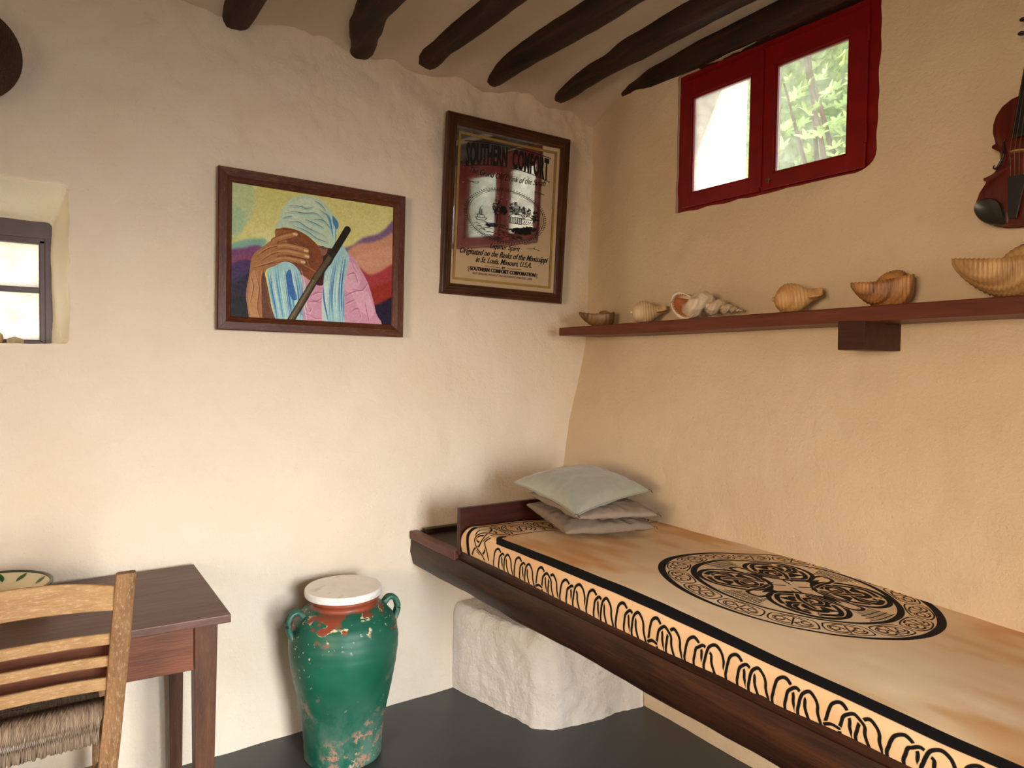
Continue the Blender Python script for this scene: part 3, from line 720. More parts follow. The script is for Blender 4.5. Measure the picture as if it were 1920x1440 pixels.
tag(obj('bed_throw', V, F, m_throw, uv=UV, smooth=True, auto=80), 'tan throw with black knotwork border and round medallion, covering the built-in bed mattress', 'throw')

# ------------------------------------------------------------------ cushions on the bed
def cushion(name, label, Cn, thick, mat, seed, pip=None, droop=.0, pinch=.12, fu=.62, fd=.2, ex=.45):
    L, Fp, R_, B_c = [Vector(c) for c in Cn]; n = 46; t = thing(name, label, 'cushion', tuple((L+Fp+R_+B_c)/4-Vector((0, 0, thick*.5))), 'cushions piled on the bed')
    def P(i, j, s):
        u, v = -math.cos(PI*i/n), -math.cos(PI*j/n)
        e = 1-pinch*(1-u*u)*(v*v)**1.5, 1-pinch*(1-v*v)*(u*u)**1.5       # edges pulled in between the corners
        uu, vv = u*(1-pinch*(1-v*v)*abs(u)**1), v*(1-pinch*(1-u*u)*abs(v)**1)
        a, b = (uu+1)/2, (vv+1)/2
        p = L.lerp(Fp, a).lerp(B_c.lerp(R_, a), b)
        h = thick*((1-abs(u)**2.4)*(1-abs(v)**2.4))**ex
        w = .007*noise.noise(Vector((u*2.2+seed, v*2.2, s)))+.0045*noise.noise(Vector((u*6+seed, v*6, s+3)))
        ed = 1-abs(u)**6 if abs(u) > abs(v) else 1-abs(v)**6
        w += .006*math.sin(22*math.atan2(v, u)+seed)*max(abs(u), abs(v))**4*ed
        wr = .004*ed*noise.noise(Vector((u*15+seed, v*4, 1)))
        return p+Vector((0, 0, s*(h*fu if s > 0 else h*fd)+(w+wr)*(1 if ed > .01 else 0)*min(1, h/thick*2)-droop*(u*u+v*v)))
    V = []; F = []
    for s in (1, -1):
        b0 = len(V); V += [P(i, j, s) for i in range(n+1) for j in range(n+1)]
        for i in range(n):
            for j in range(n):
                q = [b0+i*(n+1)+j, b0+(i+1)*(n+1)+j, b0+(i+1)*(n+1)+j+1, b0+i*(n+1)+j+1]; F.append(q if s > 0 else q[::-1])
    bm = bmesh.new(); vs = [bm.verts.new(v) for v in V]
    for f in F:
        try: bm.faces.new([vs[k] for k in f])
        except ValueError: pass
    bmesh.ops.remove_doubles(bm, verts=bm.verts[:], dist=.0006); bmesh.ops.recalc_face_normals(bm, faces=bm.faces[:])
    bm.verts.index_update(); V2 = [v.co.copy() for v in bm.verts]; F2 = [[v.index for v in f.verts] for f in bm.faces]; bm.free()
    obj('cover', V2, F2, mat, t, smooth=True)
    if pip:
        rim = [P(i, 0, 1) for i in range(n+1)]+[P(n, j, 1) for j in range(1, n+1)]+[P(i, n, 1) for i in range(n-1, -1, -1)]+[P(0, j, 1) for j in range(n-1, -1, -1)]
        obj('piping', *tubevf(rim, .0032, 8, cap=False), pip, t, smooth=True)
    for kx in ((n, 0), (n, n)) if pip else ((n, n),):
        c = P(kx[0], kx[1], 1); z = MB(); z.add(*tubevf([c+Vector((-.004, .002, .003)), c+Vector((.006, -.004, .002)), c+Vector((.012, -.006, -.008))], [.003, .0025, .0015], 8)); z.build('zip_pull', m_iron, t, smooth=True)
    return t
m_cg = mat_plain('grey_green_satin', (156, 154, 134), .42, .06, 40, .12, Sheen_Weight=.3)
m_cb = mat_plain('taupe_cotton', (126, 108, 90), .75, .07, 60, .12)
m_cb2 = mat_plain('taupe_cotton_pale', (138, 120, 102), .62, .07, 60, .12)
m_pip = mat_plain('grey_piping', (150, 150, 134), .5, .05, 60)
cushion('cushion', 'flat taupe cushion at the bottom of the pile on the bed', [(1.62, 2.25, .925), (1.555, 1.915, .890), (1.95, 1.865, .872), (2.05, 2.22, .885)],  .100, m_cb, 1.0, pinch=.03, fu=.36, fd=.26, ex=.30)
cushion('cushion', 'creased taupe cushion in the middle of the pile with a zip at its right corner', [(1.64, 2.27, .965), (1.60, 1.90, .940), (1.955, 1.855, .922), (2.05, 2.22, .94)], .095, m_cb2, 5.3, pinch=.05, fu=.34, fd=.24, ex=.32)
cushion('cushion', 'shiny grey-green piped cushion on top of the pile', [(1.59, 2.30, 1.012), (1.560, 1.868, .962), (2.045, 1.99, .985), (2.02, 2.33, 1.02)], .115, m_cg, 9.1, m_pip, pinch=.10)

# ------------------------------------------------------------------ wall shelf with its wooden bracket block
sf = thing('wall_shelf', 'long reddish brown wooden shelf on the right wall under the red window', 'shelf', (2.15, 1.3, 1.62))
def shz(y): return 1.664+(2.62-y)*.0118     # top surface
n = 40; V = []; F = []
for i in range(n+1):
    y = 2.605+(-.35-2.605)*i/n; zt = shz(y); th = .046-.008*ss(2.2, 2.6, y)+.002*noise.noise(Vector((y*3, 0, 0))); x0 = 2.052+.003*noise.noise(Vector((y*2, 5, 0)))
    V += [(x0, y, zt-th+.002), (x0+.003, y, zt-th), (2.30, y, zt-th), (2.30, y, zt), (x0+.003, y, zt), (x0, y, zt-.003)]
for i in range(n):
    for k in range(6): F.append([i*6+k, i*6+(k+1) % 6, (i+1)*6+(k+1) % 6, (i+1)*6+k])
F.append([5, 4, 3, 2, 1, 0]); F.append([n*6+k for k in range(6)]); obj('board', V, F, m_shelf, sf)
obj('bracket_block', *boxvf(2.040, 2.28, 1.118, 1.204, 1.550, 1.6375, .003, .003, cuts=5), m_brack, sf)

# ------------------------------------------------------------------ sea shells on the shelf (spiral sweeps)
CAMP = Vector((0, 0, 1.5))
def spiral_shell(turns=4.0, grow=.30, tz=.9, ribs=0, ribamp=.0, axial=0, axamp=0, nt=150, ns=64, elong=1.3, knob=0, flare=1.0, cut=0.0):
    """local shape: coil axis along +Z (spire up), mouth at the end of the last turn"""
    V = []; TT = turns*2*PI
    for i in range(nt+1):
        th = TT*(i/nt)**1.0; w = math.exp(grow*(th-TT)); fl = 1+(flare-1)*ss(.86, 1.0, i/nt)
        cr = .50*w; cz = -tz*w
        for j in range(ns):
            ph = 2*PI*j/ns; c, s = math.cos(ph), math.sin(ph); r = .50*w*fl
            m = 1.0
            if ribs: m += ribamp*(math.cos(ribs*ph))*ss(.25, .6, i/nt)
            if axial: m += axamp*max(0, math.cos(axial*th))**2
            if knob: m += knob*max(0, math.cos(7*th))**3*max(0, math.cos(ph-.9))**4
            lx = c*r*m; lz = s*r*m*elong*(1.0 if s > 0 else 1.35)
            rad = cr+lx
            V.append((rad*math.cos(th), rad*math.sin(th), cz+lz))
    F = [[i*ns+j, (i+1)*ns+j, (i+1)*ns+(j+1) % ns, i*ns+(j+1) % ns] for i in range(nt) for j in range(ns)]
    F.append(list(range(ns))[::-1])
    return np.array(V, float), F
def mat_shell(name, base, stripe, amt, scale, rib=0):
    M = Mat(name, .42); n = M.noise(M.vec(), 28, 5, .65); w = M.noise(M.vec((scale, 3, 3)), 1.0, 4, .6)
    c = M.mix(M.fr(w, .42, .62, 0, amt), rgb(base), rgb(stripe)); c = M.mix(M.fr(n, .4, .75, 0, .3), c, rgb(stripe)); M.color(c); M.bump(n, .25, .003)
    M.b.inputs['Subsurface Weight'].default_value = .08; M.b.inputs['Subsurface Radius'].default_value = (.01, .006, .003); return M.m
def place_shell(label, V, F, mat, Rm, size, y, x, sink=.002):
    """rotate, scale to a given length across the line of sight, stand on the shelf"""
    th = math.atan2(x, y)      # line of sight direction
    V = V @ np.array(Rm).T
    # local frame: X right, Y away from the viewer, Z up
    right = np.array((math.cos(th), -math.sin(th), 0)); away = np.array((math.sin(th), math.cos(th), 0))
    L = V[:, 0].max()-V[:, 0].min(); V = V*(size/L); V -= np.array(((V[:, 0].max()+V[:, 0].min())/2, (V[:, 1].max()+V[:, 1].min())/2, V[:, 2].min()))
    Wd = V[:, 0:1]*right+V[:, 1:2]*away+V[:, 2:3]*np.array((0, 0, 1.0)); Wd += np.array((x, y, shz(y)-sink))
    t = obj('seashell', Wd, F, mat, smooth=True); tag(t, label, 'seashell', 'seashells lined up on the shelf')
    return t, Wd
def rot(ax, ay, az): return (Matrix.Rotation(math.radians(az), 3, 'Z') @ Matrix.Rotation(math.radians(ay), 3, 'Y') @ Matrix.Rotation(math.radians(ax), 3, 'X'))
ms1 = mat_shell('shell_brown', (150, 108, 66), (86, 54, 30), .8, 40); ms2 = mat_shell('shell_cream', (224, 198, 158), (190, 150, 104), .45, 60)
ms3 = mat_shell('shell_chalk', (214, 194, 168), (150, 112, 78), .5, 30); ms4 = mat_shell('shell_ochre', (214, 170, 110), (170, 112, 58), .6, 60)
ms5 = mat_shell('shell_banded_brown', (186, 130, 74), (104, 58, 28), .9, 70); ms6 = mat_shell('shell_banded_tan', (200, 160, 104), (140, 92, 50), .8, 70)
# tun shells lying on their side: globular ribbed body drawn out into a beak, fine ribs running round it
def tun(size, y, x, label, mat, nrib, amp, tiltd=8):
    nu, nv = 130, 96; V = []; F = []
    prof = [(-1.0, 0), (-.99, .05), (-.95, .09), (-.90, .10), (-.86, .16), (-.78, .36), (-.62, .54), (-.38, .645), (-.10, .64), (.15, .545), (.38, .40), (.58, .27), (.78, .19), (.93, .15), (1.0, .10), (1.0, .0)]
    P = spline(prof, 9); nu = len(P)
    for i, (t, r) in enumerate(P):
        for j in range(nv):
            a = 2*PI*j/nv; rib = 1+amp*math.cos(nrib*(t+.10*math.cos(a)))*ss(.08, .3, r)
            up = .20*ss(.2, 1.0, t); rr = r*rib; up2 = .10*max(0, math.cos(a))*ss(.3, 1, t)
            V.append((t, rr*math.sin(a)*.95, rr*math.cos(a)*(1.0+.25*ss(.3, 1, t)*(math.cos(a) > 0))+up+up2-.05*ss(-.5, -1, t)))
    for i in range(nu-1):
        for j in range(nv): F.append([i*nv+j, (i+1)*nv+j, (i+1)*nv+(j+1) % nv, i*nv+(j+1) % nv])
    V = np.array(V, float); t, Wd = place_shell(label, V, F, mat, rot(0, tiltd, 0), size, y, x)
    # the mouth: a rolled lip round a dark hollow on the upper right
    th = math.atan2(x, y); right = Vector((math.cos(th), -math.sin(th), 0)); away = Vector((math.sin(th), math.cos(th), 0)); up = Vector((0, 0, 1)); c = Vector((x, y, shz(y))); k = size/2
    rim = [c+right*k*(.62+.38*math.cos(a))+away*k*(-.10+.20*math.sin(a))+up*k*(.70+.12*math.cos(a)+.10*math.sin(2*a)*.4) for a in np.linspace(0, 2*PI, 30)]
    m = MB(); m.add(*tubevf(rim, k*.035, 8, cap=False)); m.build('mouth_lip', mat, t, smooth=True)
    n0 = len(rim)-1; V = rim[:n0]+[p-up*k*.10 for p in rim[:n0]]; ctr = sum((p for p in V[n0:]), Vector())/n0; V = V+[ctr-up*k*.05]
    F = [[i, (i+1) % n0, n0+(i+1) % n0, n0+i] for i in range(n0)]+[[n0+i, n0+(i+1) % n0, 2*n0] for i in range(n0)]
    obj('mouth', V, F, ms1, t, smooth=True)
    return t
tun(.152, 2.12, 2.150, 'small cream ribbed shell, second from the left end of the shelf', ms2, 44, .034, 4)
tun(.162, 1.42, 2.150, 'ochre ribbed shell with a pale back, fourth from the left on the shelf', ms4, 44, .034, 2)
def boat(size, y, x, label, mat, nrib, dome=(.25, .42, .34, .06), depth=.86, rise=.34, cut=0):
    """tun shell resting with its open mouth upward: boat-shaped ribbed body, rolled inner whorl showing above the rim"""
    nu, nv = 150, 44; V = []; F = []
    def body(u, v, inner):
        a = PI*v
        hw = (max(0, 1-abs((u-.25)/1.25)**2.0))**.80 if u < .25 else (max(0, 1-((u-.25)/.75)**5))**.42
        dp = depth*hw; rib = 1+.022*math.cos(nrib*u*PI)*(0 if inner else 1); k = .94 if inner else 1.0
        yy = -math.cos(a)*.50*hw**.8*rib*k; zz = -abs(math.sin(a))**.72*dp*rib*k
        return (u, yy, zz+(rise*.5*(u+1)+.22*max(0, -u)**1.5)*(1-.55*math.sin(a))+.010*math.cos(nrib*u*PI)*(1-math.sin(a)))
    for s in (0, 1):
        b0 = len(V)
        for i in range(nu+1):
            u = -math.cos(PI*i/nu)*.999
            for j in range(nv+1): V.append(body(u, j/nv, s))
        for i in range(nu):
            for j in range(nv):
                q = [b0+i*(nv+1)+j, b0+i*(nv+1)+j+1, b0+(i+1)*(nv+1)+j+1, b0+(i+1)*(nv+1)+j]; F.append(q if s == 0 else q[::-1])
    m = (nu+1)*(nv+1)
    for j in (0, nv):
        for i in range(nu):
            q = [i*(nv+1)+j, (i+1)*(nv+1)+j, m+(i+1)*(nv+1)+j, m+i*(nv+1)+j]; F.append(q if j == 0 else q[::-1])
    b0 = len(V); n1, n2 = 70, 40; dx, dl, dr, dz = dome
    for i in range(n1+1):
        for j in range(n2+1):
            a, b = PI*i/n1, 2*PI*j/n2; r = 1+.022*math.cos(30*a)
            V.append((dx-dl*math.cos(a)*r, .16+dr*math.sin(a)*math.cos(b)*r, dz+dr*1.05*math.sin(a)*math.sin(b)*r-.10*math.cos(a)))
    for i in range(n1):
        for j in range(n2): F.append([b0+i*(n2+1)+j, b0+i*(n2+1)+j+1, b0+(i+1)*(n2+1)+j+1, b0+(i+1)*(n2+1)+j])
    V = np.array(V, float); t, Wd = place_shell(label, V, F, mat, rot(0, -2, 0), size, y, x)
    return t
boat(.176, 1.135, 2.160, 'dark brown banded boat-shaped shell, fifth from the left, above the bracket block', ms5, 17, (.30, .50, .34, .20))
boat(.262, .800, 2.170, 'largest tan ribbed shell, at the right end of the shelf', ms6, 24, (.36, .50, .30, .12), .80, .16)
t1 = boat(.166, 2.45, 2.150, 'small dark brown coiled shell at the far left end of the shelf', ms1, 9, (.2, .3, .2, -.1), .72, .12)
th = math.atan2(2.150, 2.45); right = Vector((math.cos(th), -math.sin(th), 0)); away = Vector((math.sin(th), math.cos(th), 0)); c = Vector((2.150, 2.45, shz(2.45)+.041))+right*.040-away*.012
V = []; F = []; nt, nn_ = 150, 20          # coil turned towards the room
for i in range(nt+1):
    w = math.exp(.16*(i/nt*15-15)); an = i/nt*15
    for j in range(nn_):
        ph = 2*PI*j/nn_; r = .021*w; rad = .020*w+r*math.cos(ph); V.append(c+right*rad*math.cos(an)+Vector((0, 0, 1))*rad*math.sin(an)-away*(r*1.5*math.sin(ph)+.020*(1-w)-.004))
for i in range(nt):
    for j in range(nn_): F.append([i*nn_+j, i*nn_+(j+1) % nn_, (i+1)*nn_+(j+1) % nn_, (i+1)*nn_+j])
F.append([nt*nn_+j for j in range(nn_)]); obj('coil', V, F, ms1, t1, smooth=True)
# triton: long pointed spire to the right, flared toothed mouth to the left
def triton():
    V = []; F = []; nt, ns = 420, 44; turns = 7.5; TT = turns*2*PI
    for i in range(nt+1):
        th = TT*i/nt; w = math.exp(.078*(th-TT)); ax = 1.45*(1-w)      # position along the axis towards the tip
        fl = 1+.30*ss(.95, 1, i/nt)
        for j in range(ns):
            ph = 2*PI*j/ns; c, s = math.cos(ph), math.sin(ph)
            m = 1+.10*max(0, math.cos(9*th))**2*max(0, math.cos(ph))+.05*math.cos(7*ph)+.10*noise.noise(Vector((th*1.6, c*2, s*2)))
            r = .30*w*fl; rad = .13*w+c*r*m
            V.append((ax+s*r*m*1.0, rad*math.cos(th+2.6), rad*math.sin(th+2.6)))
    F = [[i*ns+j, (i+1)*ns+j, (i+1)*ns+(j+1) % ns, i*ns+(j+1) % ns] for i in range(nt) for j in range(ns)]; F.append(list(range(ns))[::-1])
    return np.array(V), F
V, F = triton(); tt, Wd = place_shell('long knobbly white shell with a pointed spire and toothed orange mouth', V, F, ms3, rot(20, 11, -14), .262, 1.80, 2.145)
# its mouth: a flared cup with a toothed lip
m_mouth = Mat('shell_mouth', .35); m_mouth.color(m_mouth.mix(m_mouth.fr(m_mouth.noise(m_mouth.vec(), 30), .3, .7), rgb((150, 84, 40)), rgb((176, 106, 58)))); m_mouth = m_mouth.m
th = math.atan2(2.145, 1.80); right = Vector((math.cos(th), -math.sin(th), 0)); away = Vector((math.sin(th), math.cos(th), 0)); cen = Vector((2.145, 1.80, shz(1.80)+.052))-right*.090-away*.040
def mouth(r0, r1, dep, teeth, n=72):
    V = []; F = []; rings = ((1.12, .010), (1.0, 0.0), (.86, .004), (.70, .016), (.45, .024), (.0, .028)) if not teeth else ()
    for (k, d) in rings:
        for a in range(n):
            an = 2*PI*a/n; t = 1+.05*math.cos(24*an)*(k > .8); V.append(cen+right*(r0*k*t*math.cos(an)-.012*math.sin(an))+Vector((0, 0, 1))*(r1*k*t*math.sin(an))+away*d)
    for i in range(len(rings)-1):
        for a in range(n): F.append([i*n+a, i*n+(a+1) % n, (i+1)*n+(a+1) % n, (i+1)*n+a])
    return V, F
obj('mouth', *mouth(.040, .046, 0, False), m_mouth, tt, smooth=True)['label'] = 'orange brown mouth'
lip = MB(); n = 60
lip.add(*tubevf([cen+right*(.043*math.cos(2*PI*a/n)-.012*math.sin(2*PI*a/n))+Vector((0, 0, .049*math.sin(2*PI*a/n)))-away*.002 for a in range(n+1)], [.0045+.0016*math.cos(6*PI*a/n) for a in range(n+1)], 8, cap=False))
for a in range(26):
    an = 2*PI*a/26; d = right*math.cos(an)*.041+Vector((0, 0, math.sin(an)*.047)); lip.add(*tubevf([cen+d*1.0-right*.012*math.sin(an), cen+d*.80-right*.012*math.sin(an)+away*.006], [.0022, .001], 6))
lip.build('toothed_lip', ms3, tt, smooth=True)

# ------------------------------------------------------------------ picture frames
def frame_parts(t, M4, w, h, prof, mx_, mz_):
    """mitred frame from four lengths; prof = [(distance from outer edge, height off the wall)]; M4 maps (x, z, out) to world"""
    m = len(prof)
    for side in range(4):
        V = []
        for e in (0, 1):
            for (d, o) in prof:
                x0, x1, z0, z1 = -w/2+d, w/2-d, -h/2+d, h/2-d
                c = [((x0, z1), (x1, z1)), ((x1, z1), (x1, z0)), ((x1, z0), (x0, z0)), ((x0, z0), (x0, z1))][side][e]
                g = .0006 if e == 0 else -.0006
                V.append(M4 @ Vector((c[0]+(g if side == 0 else -g if side == 2 else 0), c[1]+(-g if side == 1 else g if side == 3 else 0), o)))
        F = [[k, m+k, m+(k+1) % m, (k+1) % m] for k in range(m)]; F.append(list(range(m))); F.append([m+k for k in range(m)][::-1])
        o = obj('frame_bar', V, F, mx_ if side in (0, 2) else mz_, t)
def plane_matrix(c, ry=0, tilt=0, yaw=0):
    """x -> world x, z -> world z, out -> -y (into the room)"""
    B = Matrix(((1, 0, 0), (0, 0, -1), (0, 1, 0))).to_4x4()
    R = Matrix.Rotation(math.radians(yaw), 4, 'Z') @ Matrix.Rotation(math.radians(tilt), 4, 'X') @ Matrix.Rotation(math.radians(ry), 4, 'Y')
    return Matrix.Translation(Vector(c)) @ R @ B

# oil painting
PW, PH = .742, .592
pt = thing('framed_painting', 'framed oil painting of a bowed figure in a pale blue headscarf holding a stick', 'painting', (.912, 2.72, 1.60))
PM = plane_matrix((.912, 2.706, 1.895), ry=.4, tilt=.5)
frame_parts(pt, PM, PW, PH, [(0, -.012), (0, .014), (.004, .019), (.030, .019), (.040, .012), (.047, .008), (.052, .002), (.052, -.012)], m_frame, m_framez)
CW, CH = 976, 744; K = Canvas(CW, CH, (214, 206, 132))
def pp(x, y):     # sketch coordinates -> canvas pixel
    s = (x-178)/1217; t_ = s*261/(309-48*s)*1.0; t_ = s*309/(309+(261-309)*0+0) if False else s/(s+(1-s)*309/261) if False else s
    top, bot = 198+182*s, 1228+44*s; return (t_*CW, (y-top)/(bot-top)*CH)
def kp(pts, c, n=6, al=1.0): K.poly([pp(*p) for p in pts], c, n, al)
def ks(pts, w, c, n=8, al=1.0, taper=True, soft=1.0): K.stroke([pp(*p) for p in pts], w, c, n, al, taper, soft)
v = K.mottle(46, 150, 2, (1.6, 1))+K.mottle(20, 50, 8, (2, 1)); K.a += v[..., None]*np.array((.45, .35, .8))
kp([(150, 150), (300, 170), (330, 380), (260, 560), (180, 640), (120, 600)], (176, 196, 148), 6, .75)
kp([(178, 400), (260, 420), (250, 560), (178, 600)], (150, 186, 152), 6, .6)
kp([(178, 680), (250, 640), (330, 628), (410, 630), (400, 700), (300, 720), (178, 740)], (128, 170, 150), 6)
kp([(160, 740), (260, 700), (370, 680), (420, 760), (330, 830), (300, 1000), (160, 1000)], (118, 66, 104), 6)
kp([(160, 800), (300, 760), (330, 800), (250, 860), (160, 880)], (140, 62, 84), 6, .7)
kp([(160, 870), (300, 790), (340, 900), (300, 1260), (160, 1260)], (66, 44, 84), 4)
kp([(160, 1010), (260, 900), (330, 920), (330, 1300), (160, 1300)], (36, 26, 46), 4)
kp([(160, 1110), (300, 1090), (330, 1300), (160, 1300)], (20, 16, 22), 3)
ks([(186, 980), (250, 920), (290, 885)], 5, (150, 140, 170), 6, .5)
kp([(980, 720), (1060, 670), (1150, 610), (1260, 585), (1330, 545), (1420, 505), (1420, 1000), (1000, 1000)], (124, 96, 130), 3)
kp([(1000, 750), (1100, 660), (1200, 650), (1300, 620), (1420, 590), (1420, 900), (1000, 950)], (206, 146, 116), 5)
kp([(1100, 760), (1250, 700), (1420, 680), (1420, 800), (1250, 830), (1120, 860)], (214, 158, 128), 5, .7)
kp([(1090, 830), (1200, 890), (1290, 870), (1420, 820), (1420, 1060), (1100, 1060)], (164, 58, 62), 5)
kp([(1150, 1000), (1260, 980), (1420, 950), (1420, 1130), (1200, 1150)], (150, 46, 32), 5)
kp([(1230, 1150), (1300, 1110), (1420, 1070), (1420, 1310), (1230, 1310)], (34, 24, 48), 3)
K.blur(7)
# neck shade, face, ear
kp([(780, 690), (890, 690), (920, 760), (900, 900), (840, 1000), (760, 960), (740, 860)], (62, 24, 16), 5)
kp([(484, 545), (600, 545), (700, 590), (790, 670), (830, 740), (820, 860), (790, 930), (740, 940), (660, 890), (600, 830), (560, 760), (490, 640)], (128, 70, 34), 6)
kp([(600, 640), (700, 660), (760, 740), (740, 860), (660, 860), (600, 780)], (112, 60, 30), 6, .7)
kp([(486, 560), (600, 560), (560, 600), (490, 610)], (150, 90, 50), 5)
for q in range(9): ks([(600+q*9, 640+q*4), (650+q*8, 680+q*14), (690+q*6, 740+q*14)], 3, (176, 112, 58), 5, .6)
for q in range(7): ks([(640+q*14, 800+q*5), (700+q*12, 830+q*6), (770+q*6, 870+q*3)], 3, (186, 120, 66), 5, .6)
kp([(800, 690), (850, 680), (866, 700), (850, 740), (820, 750), (812, 720)], (140, 92, 66), 5)
ks([(790, 665), (830, 690), (862, 690)], 10, (86, 74, 68), 5)
# shirt
kp([(660, 900), (760, 960), (850, 960), (1000, 740), (1080, 770), (1130, 850), (1190, 950), (1230, 1060), (1262, 1180), (1270, 1300), (620, 1300), (640, 1100)], (210, 152, 172), 4)
kp([(1000, 820), (1060, 800), (1130, 900), (1100, 1000), (1010, 1010)], (224, 174, 188), 5, .8)
kp([(1060, 1010), (1160, 1000), (1220, 1080), (1240, 1200), (1150, 1180), (1090, 1090)], (228, 178, 194), 5, .7)
for P in ([(1000, 1060), (1080, 1020), (1180, 1010)], [(1010, 900), (1080, 880), (1110, 960)], [(1170, 1100), (1190, 1180), (1210, 1250)], [(1050, 1180), (1110, 1150), (1140, 1220)], [(1000, 1120), (1090, 1080)], [(1060, 800), (1090, 860), (1130, 900)], [(1190, 950), (1140, 1010), (1050, 1000)], [(740, 1060), (790, 1030), (830, 1030)], [(720, 1100), (780, 1100), (830, 1070)], [(690, 1190), (740, 1210), (780, 1230), (850, 1225)], [(700, 1130), (730, 1180), (750, 1150)], [(660, 1010), (700, 1000), (720, 970)]):
    ks(P, 9, (168, 96, 130), 6, .7); ks([(x+8, y+8) for x, y in P], 5, (240, 204, 214), 6, .6)
ks([(740, 1080), (800, 1105), (840, 1085)], 4, (110, 60, 90), 6, .7)
# scarf ends
SC1, SC2, SC3 = (158, 200, 200), (84, 150, 190), (38, 86, 160)
kp([(430, 860), (500, 815), (580, 800), (650, 860), (680, 960), (676, 1100), (670, 1300), (500, 1300), (470, 1160), (440, 1020)], SC1, 4)
kp([(960, 660), (1000, 690), (1034, 760), (1020, 850), (1000, 960), (996, 1120), (1000, 1300), (870, 1300), (840, 1140), (836, 980), (850, 860), (900, 800)], SC1, 4)
r5 = random.Random(3)
for q in range(30):
    x = 440+q*8; y0 = 840+r5.randint(-20, 60); ks([(x, y0), (x+12+q*.6, y0+130), (x+38, y0+260), (x+60, y0+r5.randint(300, 440))], r5.choice((3, 5, 9)), r5.choice((SC2, SC2, (206, 228, 214), (206, 228, 214), SC3)), 6, .75)
kp([(560, 890), (590, 860), (610, 960), (640, 1080), (600, 1080), (570, 980)], SC3, 5, .8)
for q in range(26):
    x = 1010-q*6; y0 = 720+q*5+r5.randint(-20, 60); ks([(x, y0), (x-22, y0+150), (x-30, y0+290), (x-18, y0+r5.randint(380, 520))], r5.choice((3, 5, 8)), r5.choice((SC2, (206, 228, 214), (206, 228, 214), (206, 228, 214), SC3)), 6, .75)
ks([(836, 980), (846, 1100), (880, 1250)], 10, SC3, 6, .8); ks([(430, 880), (460, 1060), (500, 1240)], 9, SC2, 6, .9); ks([(680, 960), (676, 1100), (665, 1240)], 8, (110, 90, 150), 6, .7)
ks([(1000, 1010), (996, 1120), (1002, 1240)], 8, SC2, 6, .9)
# turban
kp([(480, 545), (505, 470), (530, 380), (590, 315), (680, 292), (770, 305), (850, 360), (905, 430), (946, 500), (935, 580), (915, 660), (880, 690), (800, 660), (730, 610), (660, 565), (560, 535)], (186, 206, 178), 6)
kp([(530, 400), (620, 330), (720, 310), (800, 350), (850, 430), (700, 440), (560, 480)], (206, 218, 190), 6, .6)
for P in ([(560, 370), (650, 372), (700, 388), (760, 375)], [(545, 425), (610, 415), (690, 425), (770, 425), (830, 470)], [(570, 495), (640, 490), (700, 530), (760, 560), (850, 600)], [(690, 470), (760, 500), (840, 540)], [(760, 330), (810, 360), (850, 410)], [(800, 400), (860, 440), (900, 500)], [(600, 520), (700, 560), (790, 620), (880, 650)], [(740, 470), (830, 480), (900, 560)], [(530, 460), (600, 450)]):
    ks(P, 5, (76, 92, 88), 8, .85); ks([(x, y+10) for x, y in P], 12, (140, 186, 190), 8, .6)
for q in range(12): ks([(850+q*6, 420+q*5), (880+q*4, 500+q*6), (900+q*2, 590+q*6)], 6, r5.choice(((60, 130, 180), (110, 176, 200), (206, 228, 214))), 6, .7)
kp([(900, 440), (946, 500), (935, 545), (905, 500)], (44, 110, 168), 4, .8)
# hand, wrist and forearm
SK, SKD, SKL = (166, 112, 66), (92, 46, 22), (206, 158, 104)
kp([(320, 760), (400, 680), (480, 620), (560, 640), (560, 760), (500, 820), (420, 860), (410, 920), (420, 1060), (450, 1180), (492, 1300), (330, 1300), (290, 1150), (280, 1040), (300, 900)], SK, 5)
kp([(400, 880), (430, 1000), (460, 1160), (500, 1300), (410, 1300), (390, 1150), (385, 1000)], (92, 48, 26), 4, .85)
kp([(310, 900), (350, 880), (370, 1000), (360, 1150), (380, 1290), (330, 1290), (296, 1120)], SKL, 5, .45)
for P, w in (([(470, 640), (530, 612), (580, 598), (624, 586)], 40), ([(440, 700), (540, 678), (620, 690), (705, 712)], 46), ([(430, 750), (540, 722), (630, 735), (712, 754)], 44), ([(430, 800), (540, 775), (620, 785), (684, 798)], 38)):
    Pm = [pp(*p) for p in P]; K.stroke(Pm, w*.80+3, SKD, 8, 1, False, 1.5); K.stroke(Pm, w*.80-2, SK, 8, 1, False, 1.5); K.stroke([(x, y-4) for x, y in Pm], w*.28, SKL, 8, .6, True, 3)
    e = P[-1]; ks([(e[0]-12, e[1]-1), (e[0]+6, e[1]+2)], 13, (222, 190, 150), 2, .9, False)
kp([(330, 760), (400, 690), (470, 640), (500, 700), (480, 790), (410, 830), (340, 840)], SK, 5, .9)
for P in ([(350, 760), (430, 700), (500, 680)], [(380, 800), (450, 745), (520, 725)], [(330, 850), (420, 820), (500, 790)], [(310, 900), (330, 1000), (310, 1120)], [(340, 880), (370, 1000), (360, 1150), (380, 1240)], [(400, 850), (385, 960), (400, 1100)]): ks(P, 5, SKD, 6, .7); ks([(x-8, y-6) for x, y in P], 5, SKL, 6, .6)
